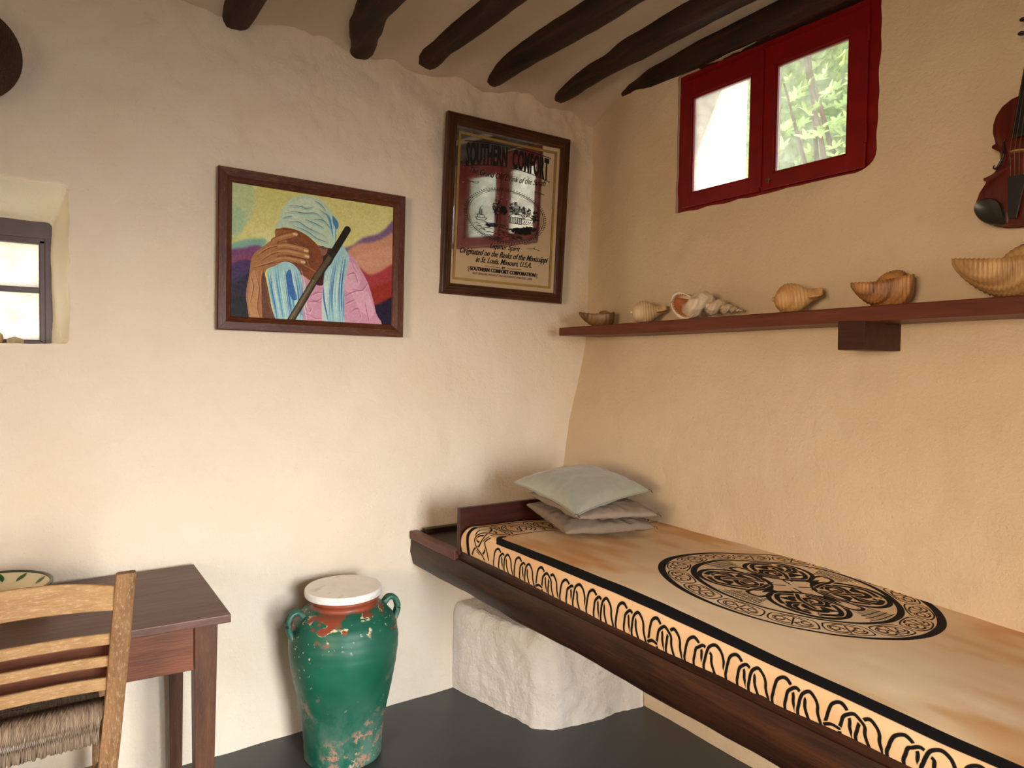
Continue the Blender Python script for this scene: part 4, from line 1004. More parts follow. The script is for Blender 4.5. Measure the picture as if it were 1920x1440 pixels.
# stick
sk = [(1018, 548), (900, 740), (770, 940), (680, 1100), (596, 1250)]
K.stroke([pp(*p) for p in sk], 42, (30, 22, 16), 6, 1, False, 1); K.stroke([pp(x-3, y) for x, y in sk[1:]], 30, (96, 80, 52), 6, .9, False, 3); K.stroke([pp(x-8, y) for x, y in sk[2:]], 9, (146, 128, 92), 6, .6, False, 3); K.stroke([pp(*p) for p in sk[:2]], 36, (36, 28, 20), 4, .9, False, 3)
K.a += (K.mottle(14, 6, 31)+K.mottle(10, 14, 32))[..., None]
pim = K.image('oil_painting'); m_paint = mat_image('oil_paint', pim, .45, 90)
cw, ch = PW/2-.050, PH/2-.050; V = []
q = [(-cw, -ch), (cw, -ch), (cw, ch), (-cw, ch)]
V = [PM @ Vector((x, z, o)) for o in (.003, -.010) for x, z in q]; F = [[0, 1, 2, 3], [7, 6, 5, 4], [0, 4, 5, 1], [1, 5, 6, 2], [2, 6, 7, 3], [3, 7, 4, 0]]
obj('canvas', V, F, m_paint, pt, uv=[(0, 0), (1, 0), (1, 1), (0, 1)]*2)

# printed mirror
mt = thing('framed_mirror', 'framed advertising mirror with black lettering and a gold border line', 'mirror', (1.80, 2.72, 1.79))
MW, MH = .656, .790; MTILT, MYAW = 2.6, -3.0
MM = plane_matrix((1.802, 2.690, 2.187), ry=.9, tilt=MTILT, yaw=MYAW)
frame_parts(mt, MM, MW, MH, [(0, -.016), (0, .010), (.003, .014), (.008, .016), (.011, .012), (.014, .012), (.017, .017), (.022, .017), (.025, .012), (.028, .012), (.031, .016), (.036, .016), (.040, .009), (.047, .006), (.050, -.001), (.050, -.024)], m_frame2, m_frame2z)
gw, gh = MW/2-.045, MH/2-.045
def gsurf(x, z=0): return -.012+.020*x+.085*x*x-.008*z      # the old glass is slightly bowed in its frame
n = 40; V, F = gridvf(lambda i, j: MM @ Vector((-gw+2*gw*i/n, -gh+2*gh*j/4, gsurf(-gw+2*gw*i/n, -gh+2*gh*j/4))), n+1, 5)
V2, F2 = gridvf(lambda i, j: MM @ Vector((-gw+2*gw*i/n, -gh+2*gh*j/4, gsurf(-gw+2*gw*i/n, -gh+2*gh*j/4)-.004)), n+1, 5, flip=True)
g_ = MB(); g_.add(V, F); g_.add(V2, F2); g_.build('mirror_glass', m_mirror, mt, smooth=True)
def flat(name, polys, mat, off=.0, parent=mt):
    mb = MB()
    for P in polys:
        x0, x1 = min(p[0] for p in P), max(p[0] for p in P); k = max(1, int((x1-x0)/.03)); z0, z1 = min(p[1] for p in P), max(p[1] for p in P)
        for q in range(k):
            a, b = x0+(x1-x0)*q/k, x0+(x1-x0)*(q+1)/k
            mb.add([MM @ Vector((x, z, gsurf(x, z)+off)) for x, z in ((a, z0), (b, z0), (b, z1), (a, z1))], [[0, 1, 2, 3]])
    return mb.build(name, mat, parent)
def ribbon(P, w, n=0):
    P = [np.array(p, float) for p in (spline(P, n) if n else P)]; out = []
    for a, b in zip(P[:-1], P[1:]):
        d = b-a; L = np.hypot(*d)
        if L < 1e-6: continue
        nn = np.array((-d[1], d[0]))/L*w/2; e = d/L*w*.25; out.append([tuple(a-e-nn), tuple(b+e-nn), tuple(b+e+nn), tuple(a-e+nn)])
    return out
ix, iz = MW/2-.050, MH/2-.050; bw = .011; m0 = .016
def rectring(a, b, w): return [[(-a, -b), (a, -b), (a, -b+w), (-a, -b+w)], [(-a, b-w), (a, b-w), (a, b), (-a, b)], [(-a, -b+w), (-a+w, -b+w), (-a+w, b-w), (-a, b-w)], [(a-w, -b+w), (a, -b+w), (a, b-w), (a-w, b-w)]]
flat('gold_border', rectring(ix-m0, iz-m0-.002, bw), m_gold, .0022)
def textvf(s, size, x, z, shear=0, sx=1.0, sy=1.0, warp=None, bold=0, sp=1.0):
    c = bpy.data.curves.new('lettering', 'FONT'); c.body = s; c.size = size; c.align_x = 'CENTER'; c.shear = shear; c.offset = bold; c.space_character = sp; c.resolution_u = 3
    o = bpy.data.objects.new('lettering', c); COL.objects.link(o); dg = bpy.context.evaluated_depsgraph_get(); me = o.evaluated_get(dg).to_mesh()
    V = [(v.co.x*sx, v.co.y*sy) for v in me.vertices]; F = [list(p.vertices) for p in me.polygons]; o.to_mesh_clear() if hasattr(o, 'to_mesh_clear') else None
    bpy.data.objects.remove(o); bpy.data.curves.remove(c)
    if warp: V = [warp(a, b) for a, b in V]
    return [(a+x, b+z) for a, b in V], F
tx = MB()
def put(V, F, off=.0022): tx.add([MM @ Vector((a, b, gsurf(a, b)+off)) for a, b in V], F)
# arched ornamental name
def arch(a, b): k = 1-(a/.27)**2; return (a*(1+.05*b/.1), b*(.62+.38*abs(a/.22)**1.3)+.030*k+.004)
V, F = textvf('SOUTHERN', .100, -.113, .195, 0, .375, 1.15, None, .004, 1.06); put(*( [arch(a, b-.195) for a, b in V], F)) if False else None
def big(s, xc, wsc):
    V, F = textvf(s, .085, 0, 0, 0, wsc, 1.30, None, .003, 1.08); V2 = []
    for a, b in V: a += xc; k = 1-(a/.25)**2; V2.append((a, .176+b*(1.32-.25*k)+.040*k)); 
    put(V2, F); 
    # serifs and a split stroke to thicken the letters
    xs_ = [a for a, b in V2]; x = min(xs_)
    return min(xs_), max(xs_)
x0, x1 = big('SOUTHERN', -.113, .46); big('COMFORT', .120, .46)
def put_polys(polys, off=.0022):
    for P in polys: tx.add([MM @ Vector((x, z, gsurf(x, z)+off)) for x, z in P], [list(range(len(P)))])
for k in range(46):
    a = -.225+.45*k/45
    if -.012 < a < .010: continue
    kk = 1-(a/.25)**2
    for zz in (.170+.040*kk, .170+.040*kk+.085*1.30*.73*(1.32-.25*kk)+.009): put_polys([[(a-.0045, zz), (a+.0045, zz), (a+.0045, zz+.003), (a-.0045, zz+.003)]])
def arch2(V, h=.012): return [(a, b-h*((a/.2)**2)) for a, b in V]
V, F = textvf('The Grand Old Drink of the South', .036, 0, .150, .45, .80, 1.1, None, -.0002); put(arch2(V, -.006), F)
for s in (-1, 1):
    put_polys(ribbon([(s*.19, .118), (s*.165, .112), (s*.15, .122), (s*.175, .120), (s*.205, .114)], .0016, 5))
    put_polys(ribbon([(s*.04, .178), (s*.02, .172), (s*.01, .180), (0, .174)], .0016, 5))
# oval vignette: boat, river, trees and a house
def ell(r, n=80, a0=0, a1=2*PI, ra=.205, rb=.118, cz=-.012): return [(ra*r*math.cos(a0+(a1-a0)*k/n), cz+rb*r*math.sin(a0+(a1-a0)*k/n)) for k in range(n+1)]
put_polys(ribbon(ell(1.0), .0020)); put_polys(ribbon(ell(.955), .0012))
for k in range(90):
    a = 2*PI*k/90; put_polys(ribbon([(.205*1.03*math.cos(a), -.012+.118*1.03*math.sin(a)), (.205*1.07*math.cos(a), -.012+.118*1.07*math.sin(a))], .0022))
r6 = random.Random(11)
def scrib(cx, cz, rx, rz, n, w=.0016, s=.007):
    for _ in range(n):
        a, r = r6.random()*2*PI, math.sqrt(r6.random()); x, z = cx+rx*r*math.cos(a), cz+rz*r*math.sin(a); t = r6.random()*6
        put_polys(ribbon([(x+s*.5*math.cos(t+q*1.3), z+s*.5*math.sin(t+q*1.3)) for q in range(4)], w))
scrib(-.048, .020, .026, .034, 90); put_polys(ribbon([(-.045, -.012), (-.047, -.045), (-.052, -.070)], .004)); scrib(.045, .030, .030, .028, 90); scrib(.105, .022, .026, .024, 70); scrib(-.012, .012, .016, .018, 60, .003)
scrib(.160, .004, .020, .026, 60)
for (x0, x1, z0, z1) in ((.020, .085, -.040, -.012), (.085, .150, -.036, -.014)): put_polys(ribbon([(x0, z0), (x1, z0), (x1, z1), (x0, z1), (x0, z0)], .0018))
put_polys(ribbon([(.014, -.012), (.035, .004), (.080, .004), (.098, -.012), (.014, -.012)], .0022)); put_polys(ribbon([(.098, -.012), (.118, .006), (.156, -.014)], .0022))
for k in range(7): put_polys(ribbon([(.025+k*.0095, -.040), (.025+k*.0095, -.012)], .0022))
for k in range(5): put_polys(ribbon([(.096+k*.011, -.030), (.100+k*.011, -.030), (.100+k*.011, -.022)], .0022))
put_polys(ribbon([(-.160, -.036), (-.150, -.046), (-.110, -.046), (-.100, -.034), (-.160, -.036)], .002)); put_polys(ribbon([(-.150, -.034), (-.150, -.022), (-.115, -.022), (-.112, -.034)], .0018)); put_polys(ribbon([(-.138, -.022), (-.138, .004)], .003)); put_polys(ribbon([(-.128, -.022), (-.128, .002)], .003)); put_polys(ribbon([(-.138, .006), (-.130, .016), (-.120, .018)], .0014, 4))
for k in range(60):
    z = -.052-.072*r6.random(); hw = .205*math.sqrt(max(0, 1-((z+.012)/.118)**2))*.93; x = r6.uniform(-hw, hw*.9); l = r6.uniform(.012, .045)
    if x+l < hw: put_polys(ribbon([(x, z), (x+l*.5, z+.002), (x+l, z-.001)], r6.choice((.0012, .0018, .0026)), 3))
scrib(.085, -.072, .055, .012, 150, .0034); scrib(.13, -.056, .04, .008, 60, .003); scrib(-.075, -.062, .035, .008, 50, .002)
# lower lines
for s, sz, z, sh_, sx, bo in (('Liqueur Spirit', .034, -.167, .5, .85, -.0001), ('Originated on the Banks of the Mississippi', .0345, -.205, .5, .80, .0002), ('in St. Louis, Missouri, U.S.A.', .033, -.237, .5, .80, .0001),
        ('BY', .012, -.256, 0, 1.3, .0002), ('SOUTHERN COMFORT CORPORATION', .0215, -.277, 0, .92, .0007), ('NOT GENUINE WITHOUT THIS AUTHENTIC EMBOSSED LABEL', .0115, -.294, 0, 1.0, .0)):
    V, F = textvf(s, sz, 0, z, sh_, sx, 1.1, None, bo); put(V, F)
put_polys([[(-.095, -.2515), (-.020, -.2525), (-.020, -.2510), (-.095, -.2500)], [(.020, -.2525), (.095, -.2515), (.095, -.2500), (.020, -.2510)]])
for s in (-1, 1): put_polys(ribbon([(s*.180, -.262), (s*.186, -.266), (s*.180, -.272), (s*.186, -.278), (s*.180, -.284)], .0014, 4))
put_polys(ribbon([(.125, -.148), (.15, -.146), (.165, -.140), (.16, -.147), (.19, -.150)], .0016, 5))
tx.build('lettering', m_ink, mt)

# ------------------------------------------------------------------ violin hanging on the right wall
def violin():
    vt = thing('violin', 'reddish brown violin hanging on the right wall at the right edge', 'violin', (2.235, .80, 1.885))
    tl = math.radians(4.5); up = Vector((0, -math.sin(tl), math.cos(tl))); sd = Vector((0, math.cos(tl), math.sin(tl)))  # sd: towards +y = left in view
    O = Vector((2.245, .800, 1.888)); out = Vector((-1, 0, 0))
    def P(s, u, o): return O+sd*s+up*u+out*o
    half = [(0, .0), (.03, .001), (.06, .008), (.085, .024), (.101, .050), (.1035, .072), (.098, .098), (.088, .118), (.083, .128), (.0905, .1335), (.092, .139), (.080, .141), (.066, .152), (.057, .168), (.0545, .185), (.057, .202), (.064, .214), (.072, .219), (.0800, .2205), (.0795, .227), (.072, .231), (.0755, .243), (.082, .262), (.0835, .284), (.079, .308), (.066, .330), (.045, .346), (.020, .353), (0, .356)]
    H = half; out_ = H+[(-a, b) for a, b in H[-2:0:-1]]; n = len(out_)
    cx, cy = 0, .17; mb_ = MB(); V = []; F = []
    levels = [(1.0, .030, 0), (1.0, .033, 0), (.985, .0345, 0), (.94, .0345, .1), (.80, .037, .3), (.55, .044, .7), (.28, .048, 1), (.0, .049, 1)]
    back = [(.97, .030), (.97, .002), (1.0, .002), (1.0, -.0005), (.9, -.003), (.5, -.010), (0, -.012)]
    def shrink(k, s, u):
        w = abs(s); return s*k, cy+(u-cy)*k if k > .9 else cy+(u-cy)*k
    for k, o in [(a, b) for a, b, c in levels][::-1]+back:
        for s, u in out_: a, b = shrink(k, s, u); V.append(P(a, b, o+.012))
    m = len(levels)+len(back)
    for i in range(m-1):
        for j in range(n): F.append([i*n+j, i*n+(j+1) % n, (i+1)*n+(j+1) % n, (i+1)*n+j])
    mv = Mat('violin_varnish_shaded', .28); nn = mv.noise(mv.vec((4, 30, 4)), 3, 5); mv.color(mv.mix(mv.fr(nn, .3, .7), rgb((66, 15, 8)), rgb((98, 28, 13)))); mv.b.inputs['Coat Weight'].default_value = .3  # varnish darkened: the shadow the violin hangs in is put into its colour
    mblk = mat_plain('ebony', (22, 19, 18), .4, .1, 40); mbr = mat_plain('maple_bridge', (178, 128, 72), .5, .1, 60); mchin = mat_plain('chin_rest_black', (40, 36, 28), .35, .1, 40)
    obj('body', V, F, mv.m, vt, smooth=True, auto=35)
    zt = .047+.012
    def bar(s0, s1, u0, u1, o0, o1, w0, w1):
        return hexvf([P(-w0, u0, o0), P(w0, u0, o0), P(w0, u0, o0+o1), P(-w0, u0, o0+o1), P(-w1, u1, s0), P(w1, u1, s0), P(w1, u1, s0+s1), P(-w1, u1, s0+s1)], .001)
    obj('fingerboard', *bar(.062, .006, .232, .502, .078, .006, .021, .012), mblk, vt)
    obj('neck', *bar(.044, .018, .345, .500, .035, .028, .017, .011), mv.m, vt)
    obj('tailpiece', *bar(.066, .005, .020, .132, .062, .006, .010, .022), mblk, vt)
    br = [(-.021, 0), (-.012, .006), (0, .004), (.012, .006), (.021, 0), (.0215, .012), (.019, .024), (.008, .031), (0, .032), (-.008, .031), (-.019, .024), (-.0215, .012)]
    V = [P(a, .195+d, .058+b) for d in (-.002, .002) for a, b in br]; k = len(br); F = [[i, (i+1) % k, k+(i+1) % k, k+i] for i in range(k)]+[list(range(k))[::-1], [k+i for i in range(k)]]
    obj('bridge', V, F, mbr, vt)
    for i in range(4):
        s = -.0165+.011*i; obj('string', *tubevf([P(s*.9, .132, .070), P(s, .195, .0905), P(s*.5, .500, .0735), P(s*.5, .53, .066)], .0006, 6), m_iron, vt)
    V = []; F = []; cr = [(.026, .006), (.062, .010), (.088, .030), (.100, .056), (.092, .074), (.066, .080), (.040, .068), (.028, .046), (.022, .026)]; cp = spline(cr, 4, True); k = len(cp)
    for o, sc in ((.050, 1.0), (.062, 1.0), (.067, .93), (.061, .55), (.060, .05)):
        for p in cp: V.append(P(.06+(p[0]-.06)*sc, .045+(p[1]-.045)*sc, o))
    for i in range(4):
        for j in range(k): F.append([i*k+j, i*k+(j+1) % k, (i+1)*k+(j+1) % k, (i+1)*k+j])
    F.append(list(range(k))[::-1]); F.append([4*k+j for j in range(k)]); obj('chin_rest', V, F, mchin, vt, smooth=True, auto=50)
    for sgn in (-1, 1):
        fh = spline([(.036, .232), (.043, .236), (.047, .230), (.045, .214), (.043, .195), (.050, .172), (.058, .160), (.065, .163), (.063, .170)], 6)
        V, F = tubevf([P(sgn*a, b, .0585-.10*max(0, a-.04)) for a, b in fh], [.0012+.0022*math.sin(PI*i/(len(fh)-1)) for i in range(len(fh))], 8); obj('sound_hole', V, F, mblk, vt, smooth=True)
        for q in (0, -1): pass
    obj('pegbox', *tubevf([P(0, .50, .066), P(0, .54, .058), P(0, .572, .046), P(0, .590, .040)], [.013, .012, .011, .010], 12), mv.m, vt, smooth=True)
    sc_ = [P(0, .590+.017*math.sin(a)*(1-a/16)+.004, .034+.017*math.cos(a)*(1-a/16)) for a in np.linspace(0, 9.5, 60)]
    obj('scroll', *tubevf(sc_, [.009*(1-.5*i/60) for i in range(60)], 12), mv.m, vt, smooth=True)
    for i, (u, sg) in enumerate(((.512, 1), (.530, -1), (.548, 1), (.566, -1))):
        mb2 = MB(); mb2.add(*tubevf([P(-sg*.016, u, .056), P(sg*.026, u, .056)], [.003, .0042], 10))
        mb2.add(*tubevf([P(sg*.025, u, .056), P(sg*.028, u, .056), P(sg*.036, u, .056), P(sg*.043, u, .056), P(sg*.046, u, .056)], [.004, .007, .0115, .008, .002], 12, flat=.5)); mb2.build('peg', mblk, vt, smooth=True)
    return vt
violin()

# ------------------------------------------------------------------ woven hat on the left wall, pebbles on the window sill
M = Mat('woven_straw', .8); w1 = M.wave(M.vec((1, 1, 1)), 95, .6, 'X', 1); w2_ = M.wave(M.vec((1, 1, 1)), 95, .6, 'Z', 1); wv = M.math('MULTIPLY', w1, w2_)
M.color(M.mix(M.fr(wv, .05, .6), rgb((58, 38, 24)), rgb((112, 80, 52)))); M.bump(wv, .8, .003); m_straw = M.m
ht = thing('straw_hat', 'dark woven straw hat hanging on the wall at the top left corner', 'hat', (-.205, 2.68, 2.41))
prof_ = [(.166, .012), (.166, .018), (.140, .022), (.115, .030), (.098, .040), (.092, .070), (.086, .110), (.070, .128), (.040, .132), (.0, .122)]; ns = 72; V = []; F = []
for (r, o) in prof_:
    for k in range(ns):
        a = 2*PI*k/ns; rr_ = r*(1+.04*math.cos(2*a+.6)) if r > .1 else r; oo = o+(.022*ss(.10, .166, r)*(math.cos(2*a+.4)+1)*.5)+.015*ss(.1, .166, r)
        V.append((-.203+rr_*math.cos(a), 2.700-oo, 2.410+rr_*math.sin(a)*.96*(1+.05*math.cos(a))))
for i in range(len(prof_)-1):
    for k in range(ns): F.append([i*ns+k, i*ns+(k+1) % ns, (i+1)*ns+(k+1) % ns, (i+1)*ns+k])
F.append(list(range(ns))[::-1]); obj('brim_and_crown', V, F, m_straw, ht, smooth=True, auto=60)
bd = []
for o in (.044, .066):
    bd.append(o)
V, F = tubevf([(-.203+.0955*math.cos(2*PI*k/60), 2.700-.068, 2.410+.0955*math.sin(2*PI*k/60)*.96) for k in range(61)], .012, 8, cap=False, flat=.25); obj('hat_band', V, F, mat_plain('tan_hat_band', (142, 110, 74), .7), ht, smooth=True)
def pebble(c, r, label, mat, seed):
    bm = bmesh.new(); bmesh.ops.create_icosphere(bm, subdivisions=4, radius=1)
    for v in bm.verts:
        k = 1+.18*noise.noise(v.co*1.3+Vector((seed, 0, 0)))+.05*noise.noise(v.co*4+Vector((seed, 0, 0))); v.co = Vector((v.co.x*r[0]*k, v.co.y*r[1]*k, max(v.co.z, -.75)*r[2]*k))
    zmin = min(v.co.z for v in bm.verts); V = [v.co+Vector(c)-Vector((0, 0, zmin)) for v in bm.verts]; bm.verts.index_update(); F = [[v.index for v in f.verts] for f in bm.faces]; bm.free()
    return tag(obj('pebble', V, F, mat, smooth=True), label, 'pebble', 'pebbles on the small window sill')
mp1 = mat_plain('pebble_tan', (196, 160, 108), .8, .25, 40, .4); mp2 = mat_plain('pebble_pale', (206, 182, 146), .8, .25, 30, .4)
pebble((-.062, 2.86, 1.531), (.024, .020, .015), 'flat tan pebble nearest the right side of the small window', mp2, 1.0)
pebble((-.116, 2.86, 1.531), (.022, .020, .026), 'knobbly orange-tan pebble cut off by the left edge', mp1, 4.0)

# ------------------------------------------------------------------ table
tb = thing('side_table', 'brown wooden table against the wall at the bottom left', 'table', (-.15, 2.42, 0))
TX0, TX1, TZ = -.80, .463, .750
obj('tabletop', *hexvf([(TX0, 2.185, TZ-.024), (TX1, 2.112, TZ-.024), (TX1, 2.700, TZ-.024), (TX0, 2.700, TZ-.024), (TX0, 2.185, TZ), (TX1, 2.112, TZ), (TX1, 2.700, TZ), (TX0, 2.700, TZ)], .003), m_table, tb)
def leg(x0, x1, y0, y1, tx, ty):
    c = ((x0+x1)/2+tx, (y0+y1)/2+ty); hw, hd = (x1-x0)/2, (y1-y0)/2; k = .72
    return hexvf([(c[0]-hw*k, c[1]-hd*k, 0), (c[0]+hw*k, c[1]-hd*k, 0), (c[0]+hw*k, c[1]+hd*k, 0), (c[0]-hw*k, c[1]+hd*k, 0), (x0, y0, TZ-.024), (x1, y0, TZ-.024), (x1, y1, TZ-.024), (x0, y1, TZ-.024)], .003)
for (x0, x1, y0, y1, tx, ty) in ((.370, .434, 2.148, 2.212, -.004, 0), (.366, .420, 2.625, 2.680, 0, -.005), (-.76, -.70, 2.225, 2.285, 0, 0), (-.76, -.70, 2.625, 2.680, 0, 0)): obj('leg', *leg(x0, x1, y0, y1, tx, ty), m_tleg, tb)
ap = MB(); ap.add(*hexvf([(-.70, 2.233, .598), (.369, 2.156, .590), (.369, 2.174, .590), (-.70, 2.251, .598), (-.70, 2.233, .726), (.369, 2.156, .726), (.369, 2.174, .726), (-.70, 2.251, .726)], .0015)); ap.build('apron', m_tabr, tb)
obj('apron', *boxvf(.385, .405, 2.212, 2.625, .590, .726, .0015), m_tabr, tb); obj('apron', *boxvf(-.70, .366, 2.655, 2.672, .590, .726, .0015), m_tabr, tb); obj('apron', *boxvf(-.745, -.725, 2.285, 2.625, .590, .726, .0015), m_tabr, tb)

# bowl with painted leaves
bo = thing('leaf_bowl', 'cream glazed bowl with painted green leaves and a dark rim on the table', 'bowl', (-.128, 2.50, .750))
M = Mat('bowl_glaze', .18); M.color(rgb((226, 208, 164))); m_bowl = M.m; m_bgreen = mat_plain('leaf_green', (44, 96, 36), .3, .15, 40); m_rimg = mat_plain('rim_green', (60, 62, 38), .25, .1, 40)
BP = [(.045, .0), (.055, .0), (.060, .006), (.095, .016), (.135, .040), (.160, .068), (.163, .073), (.158, .073), (.130, .046), (.092, .022), (.05, .012), (.0, .010)]
V, F = lathevf(BP, (-.128, 2.50, .750), 72); F.append([k for k in range(72)][::-1]); obj('bowl_body', V, F, m_bowl, bo, smooth=True)
V, F = lathevf([(.1600, .0665), (.1640, .0700), (.1645, .0745), (.1600, .0760), (.1560, .0745), (.1545, .0705)], (-.128, 2.50, .750), 72); obj('rim', V, F, m_rimg, bo, smooth=True)
def bowl_in(a, s): # point on the inner wall, s from 0 (rim) to 1 (down)
    r = .1575-.030*s; z = .0722-.028*s; return Vector((-.128+(r-.0012)*math.cos(a), 2.50+(r-.0012)*math.sin(a), .750+z+.0008))
for (a0, ds, fl) in ((1.75, .14, 1), (1.35, -.10, 1), (.95, .12, 1), (2.3, -.1, 1), (2.9, .12, 1), (.4, .1, 1)):
    V = []; n = 14
    for i in range(n+1):
        t = i/n; w = .055*math.sin(PI*t)**.8; V += [bowl_in(a0+ds*(t-.5)-w, .12+.75*t), bowl_in(a0+ds*(t-.5)+w, .12+.75*t)]
    F = [[2*i, 2*i+1, 2*i+3, 2*i+2] for i in range(n)]; obj('painted_leaf', V, F, m_bgreen, bo)

# ------------------------------------------------------------------ ladder-back chair with rush seat
ch_ = thing('ladder_back_chair', 'worn pale wooden ladder-back chair with a woven rush seat in front of the table', 'chair', (-.06, 2.15, 0))
def post(P, w, d, mat, name):
    V = []; F = []; m = 8
    for i, (x, y, z) in enumerate(P):
        k = 1.0 if i < len(P)-1 else .94
        for (a, b) in ((-1, -.72), (-.72, -1), (.72, -1), (1, -.72), (1, .72), (.72, 1), (-.72, 1), (-1, .72)): V.append((x+a*w/2*k+.0015*noise.noise(Vector((z*9, a, b))), y+b*d/2*k, z))
    for i in range(len(P)-1):
        for j in range(m): F.append([i*m+j, i*m+(j+1) % m, (i+1)*m+(j+1) % m, (i+1)*m+j])
    F.append(list(range(m))[::-1]); F.append([(len(P)-1)*m+j for j in range(m)])
    return obj(name, V, F, mat, ch_, smooth=True, auto=40)
def postpath(xt, xb): return [(xb, 2.150, 0), (xb+.004, 2.118, .30), (xb+(xt-xb)*.45, 2.098, .50), (xb+(xt-xb)*.65, 2.085, .62), (xb+(xt-xb)*.82, 2.055, .76), (xt, 2.020, .915), (xt+.002, 2.015, .938), (xt+.002, 2.014, .944)]
RX, LX = .183, -.277
post(postpath(RX, .136), .046, .030, m_chz, 'post'); post(postpath(LX, -.235), .046, .030, m_chz, 'post')
def slat(z0, z1, bow, yb, crest=0.0, th=.012):
    n = 26; V = []; F = []; m = 8
    f = lambda z: (z-.62)/(.915-.62)
    for i in range(n+1):
        t = i/n; zc = (z0+z1)/2; k = ss(.50, .915, zc); xr_ = .136+(RX-.136)*(.45+.55*k); xl = -.235+(LX+.235)*(.45+.55*k)
        x = xl+(xr_-xl)*t; y = yb+bow*4*t*(1-t); a = z0+crest*.35*4*t*(1-t); b = z1+crest*4*t*(1-t)+.0015*noise.noise(Vector((x*9, z0, 0)))
        e = .0025
        V += [(x, y-th/2, a+e), (x, y-th/2, b-e), (x, y-th/2+e, b), (x, y+th/2-e, b), (x, y+th/2, b-e), (x, y+th/2, a+e), (x, y+th/2-e, a), (x, y-th/2+e, a)]
    for i in range(n):
        for j in range(m): F.append([i*m+j, i*m+(j+1) % m, (i+1)*m+(j+1) % m, (i+1)*m+j])
    F.append(list(range(m))[::-1]); F.append([n*m+j for j in range(m)])
    return obj('slat', V, F, m_chx, ch_, smooth=True, auto=40)
slat(.842, .904, .030, 2.030, .024); slat(.745, .775, .026, 2.064); slat(.683, .711, .024, 2.078); slat(.616, .650, .022, 2.090)
for x in (-.255, .155): post([(x, 2.50, 0), (x, 2.50, .3), (x, 2.50, .545)], .040, .036, m_chz, 'leg')
for y, z in ((2.118, .385),): obj('stretcher', *tubevf([(-.235, y, z), (.140, y, z)], .0105, 12, flat=.8), m_chx, ch_, smooth=True)
obj('stretcher', *tubevf([(-.255, 2.50, .20), (.155, 2.50, .20)], .011, 12), m_chx, ch_, smooth=True)
for x0, x1 in ((-.238, -.255), (.140, .155)):
    for z in (.22, .40): obj('stretcher', *tubevf([(x0, 2.125, z), (x1, 2.50, z)], .010, 12), m_chx, ch_, smooth=True)
M = Mat('rush', .85); wv = M.noise(M.vec((90, 8, 8)), 3, 4, .6); M.color(M.ramp(wv, [(.3, rgb((84, 64, 48))), (.55, rgb((138, 114, 90))), (.75, rgb((172, 148, 122)))])); M.bump(wv, .6, .003); m_rush = M.m
# rush seat: cords wrapped over the seat rails, rear roll hanging below the lowest slat
rs = MB(); r8 = random.Random(5); n = 92
for k in range(n):
    x = -.222+.352*k/(n-1); sk_ = .018*math.sin(k*.35)*0+.020*((k/(n-1))-.3); z0 = .560; dr = r8.uniform(-.004, .004); off = r8.uniform(-.002, .002)
    rs.add(*tubevf([(x+sk_+.020, 2.175, z0+.003), (x+sk_+.010, 2.130, z0+.004+off), (x+sk_*.6+.004, 2.108+off, z0-.003), (x, 2.098+off, z0-.025), (x-.003, 2.098+off, z0-.060+dr), (x-.004+off, 2.106, z0-.088+dr), (x-.003, 2.122, z0-.094+dr), (x, 2.16, z0-.080)], [.0026, .0027, .0028, .0028, .0027, .0026, .0024, .0022], 6))
rs.build('rush_roll', m_rush, ch_, smooth=True)
V = []; F = []; n = 60
def seatz(u, v): d = max(abs(u), abs(v)); return .560-.010*(1-d)+.0016*math.sin((abs(u) if abs(u) > abs(v) else abs(v))*120)
for i in range(n+1):
    for j in range(n+1):
        u, v = -1+2*i/n, -1+2*j/n; V.append((-.050+u*.185, 2.315+v*.190, seatz(u, v)))
b0 = len(V)
for i in range(n+1):
    for j in range(n+1): u, v = -1+2*i/n, -1+2*j/n; V.append((-.050+u*.183, 2.315+v*.188, .520))
for i in range(n):
    for j in range(n):
        q = [i*(n+1)+j, (i+1)*(n+1)+j, (i+1)*(n+1)+j+1, i*(n+1)+j+1]; F.append(q); F.append([b0+k for k in q[::-1]])
ed = [i*(n+1) for i in range(n+1)]+[n*(n+1)+j for j in range(1, n+1)]+[i*(n+1)+n for i in range(n-1, -1, -1)]+[j for j in range(n-1, 0, -1)]
for k in range(len(ed)): F.append([ed[k], b0+ed[k], b0+ed[(k+1) % len(ed)], ed[(k+1) % len(ed)]])
obj('seat', V, F, m_rush, ch_, smooth=True, auto=60)

# ------------------------------------------------------------------ green jar with a marble disc on its mouth
JX, JY = .956, 2.500
jr = thing('storage_jar', 'tall green glazed earthenware jar with chipped paint and two handles', 'jar', (JX, JY, 0))
M = Mat('green_glaze', .42); v = M.vec(); z = M.n.new('ShaderNodeSeparateXYZ'); M.t.links.new(M.tc.outputs['Object'], z.inputs[0]); Z = z.outputs[2]
g = M.mix(M.fr(M.noise(v, 5, 5, .6), .3, .7), rgb((14, 76, 56)), rgb((24, 96, 72)))
chalk = M.math('MULTIPLY', M.fr(Z, .30, .02), M.fr(M.noise(M.vec((1, 1, .6)), 9, 6, .7), .40, .65)); g = M.mix(M.math('MULTIPLY', chalk, .75), g, rgb((112, 136, 120)))
pk = M.math('MULTIPLY', M.fr(M.noise(v, 26, 6, .8), .52, .57), M.fr(M.noise(v, 3.2, 3, .5), .46, .56)); pk = M.math('MULTIPLY', pk, M.fr(Z, .42, .30)); g = M.mix(pk, g, rgb((170, 122, 98)))
sp_ = M.math('MULTIPLY', M.fr(M.noise(v, 60, 3, .6), .66, .69), M.fr(M.noise(v, 4, 3), .45, .6)); g = M.mix(sp_, g, rgb((206, 196, 160)))
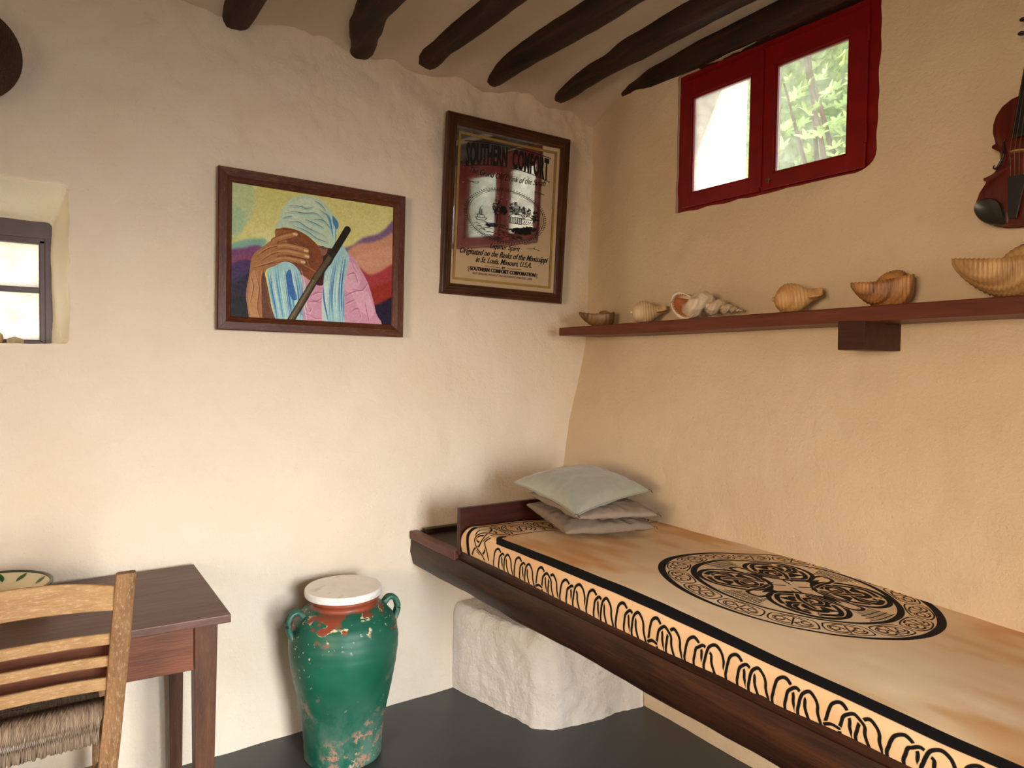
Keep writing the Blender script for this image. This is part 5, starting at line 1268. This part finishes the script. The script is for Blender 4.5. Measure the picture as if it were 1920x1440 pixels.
band = M.math('MULTIPLY', M.fr(Z, .475, .50), M.fr(Z, .60, .56)); rd = M.math('MULTIPLY', M.fr(M.noise(M.vec((1, 1, 1.4)), 12, 3, .5), .575, .60), band); g = M.mix(rd, g, rgb((134, 58, 34)))
edge_ = M.math('MULTIPLY', M.math('MULTIPLY', M.fr(M.noise(M.vec((1, 1, 1.4)), 12, 3, .5), .56, .575), M.fr(M.noise(M.vec((1, 1, 1.4)), 12, 3, .5), .595, .58)), M.math('MULTIPLY', band, M.fr(M.noise(v, 18, 2), .5, .56))); g = M.mix(edge_, g, rgb((214, 196, 150)))
nk = M.math('MULTIPLY', M.fr(Z, .572, .578), M.fr(M.noise(v, 9, 3), .36, .42)); g = M.mix(nk, g, rgb((142, 66, 42)))
M.color(g); M.inp('Roughness', M.fr(M.noise(v, 7, 4), .3, .7, .35, .6)); M.bump(M.noise(v, 12, 5, .6), .25, .004); m_jar = M.m
prof_ = [(.0, .0), (.136, .0), (.145, .006), (.147, .03), (.150, .08), (.160, .16), (.173, .23), (.186, .29), (.198, .35), (.205, .41), (.206, .45), (.200, .49), (.186, .525), (.160, .556), (.138, .570), (.126, .576), (.122, .584), (.124, .592), (.131, .600), (.133, .607), (.128, .612), (.112, .612), (.105, .600), (.105, .57), (.12, .54), (.0, .52)]
pr = []
for i in range(len(prof_)-1):
    for q in range(3): t = q/3; pr.append(((prof_[i][0]*(1-t)+prof_[i+1][0]*t)*.985, prof_[i][1]*(1-t)+prof_[i+1][1]*t))
pr.append(prof_[-1])
V, F = lathevf(pr, (JX, JY, 0), 96, lambda a, z: .003*noise.noise(Vector((math.cos(a)*1.5, math.sin(a)*1.5, z*6)))+.0008*math.sin(z*170)); obj('jar_body', V, F, m_jar, jr, smooth=True)
for a in (math.radians(178), math.radians(-4)):
    e = Vector((math.cos(a), math.sin(a), 0)); c = Vector((JX, JY, 0))
    for s in (-1, 1):
        side = Vector((-e.y, e.x, 0))*.0085*s
        pth = spline([c+e*.155+Vector((0, 0, .552))+side, c+e*.176+Vector((0, 0, .572))+side, c+e*.200+Vector((0, 0, .564))+side, c+e*.212+Vector((0, 0, .532))+side, c+e*.205+Vector((0, 0, .500))+side, c+e*.194+Vector((0, 0, .478))+side*1.2], 6)
        (mbh := MB() if s == -1 else mbh).add(*tubevf([Vector(p) for p in pth], .0105, 12))
    mbh.build('handle', m_jar, jr, smooth=True)
V, F = lathevf([(.0, .0), (.136, .0), (.1415, .003), (.143, .012), (.1425, .024), (.139, .0285), (.0, .0285)], (JX-.004, JY, .6125), 72)
tag(obj('marble_disc', V, F, m_marble, smooth=True, auto=35), 'round off-white marble disc lying on the mouth of the green jar', 'marble slab')
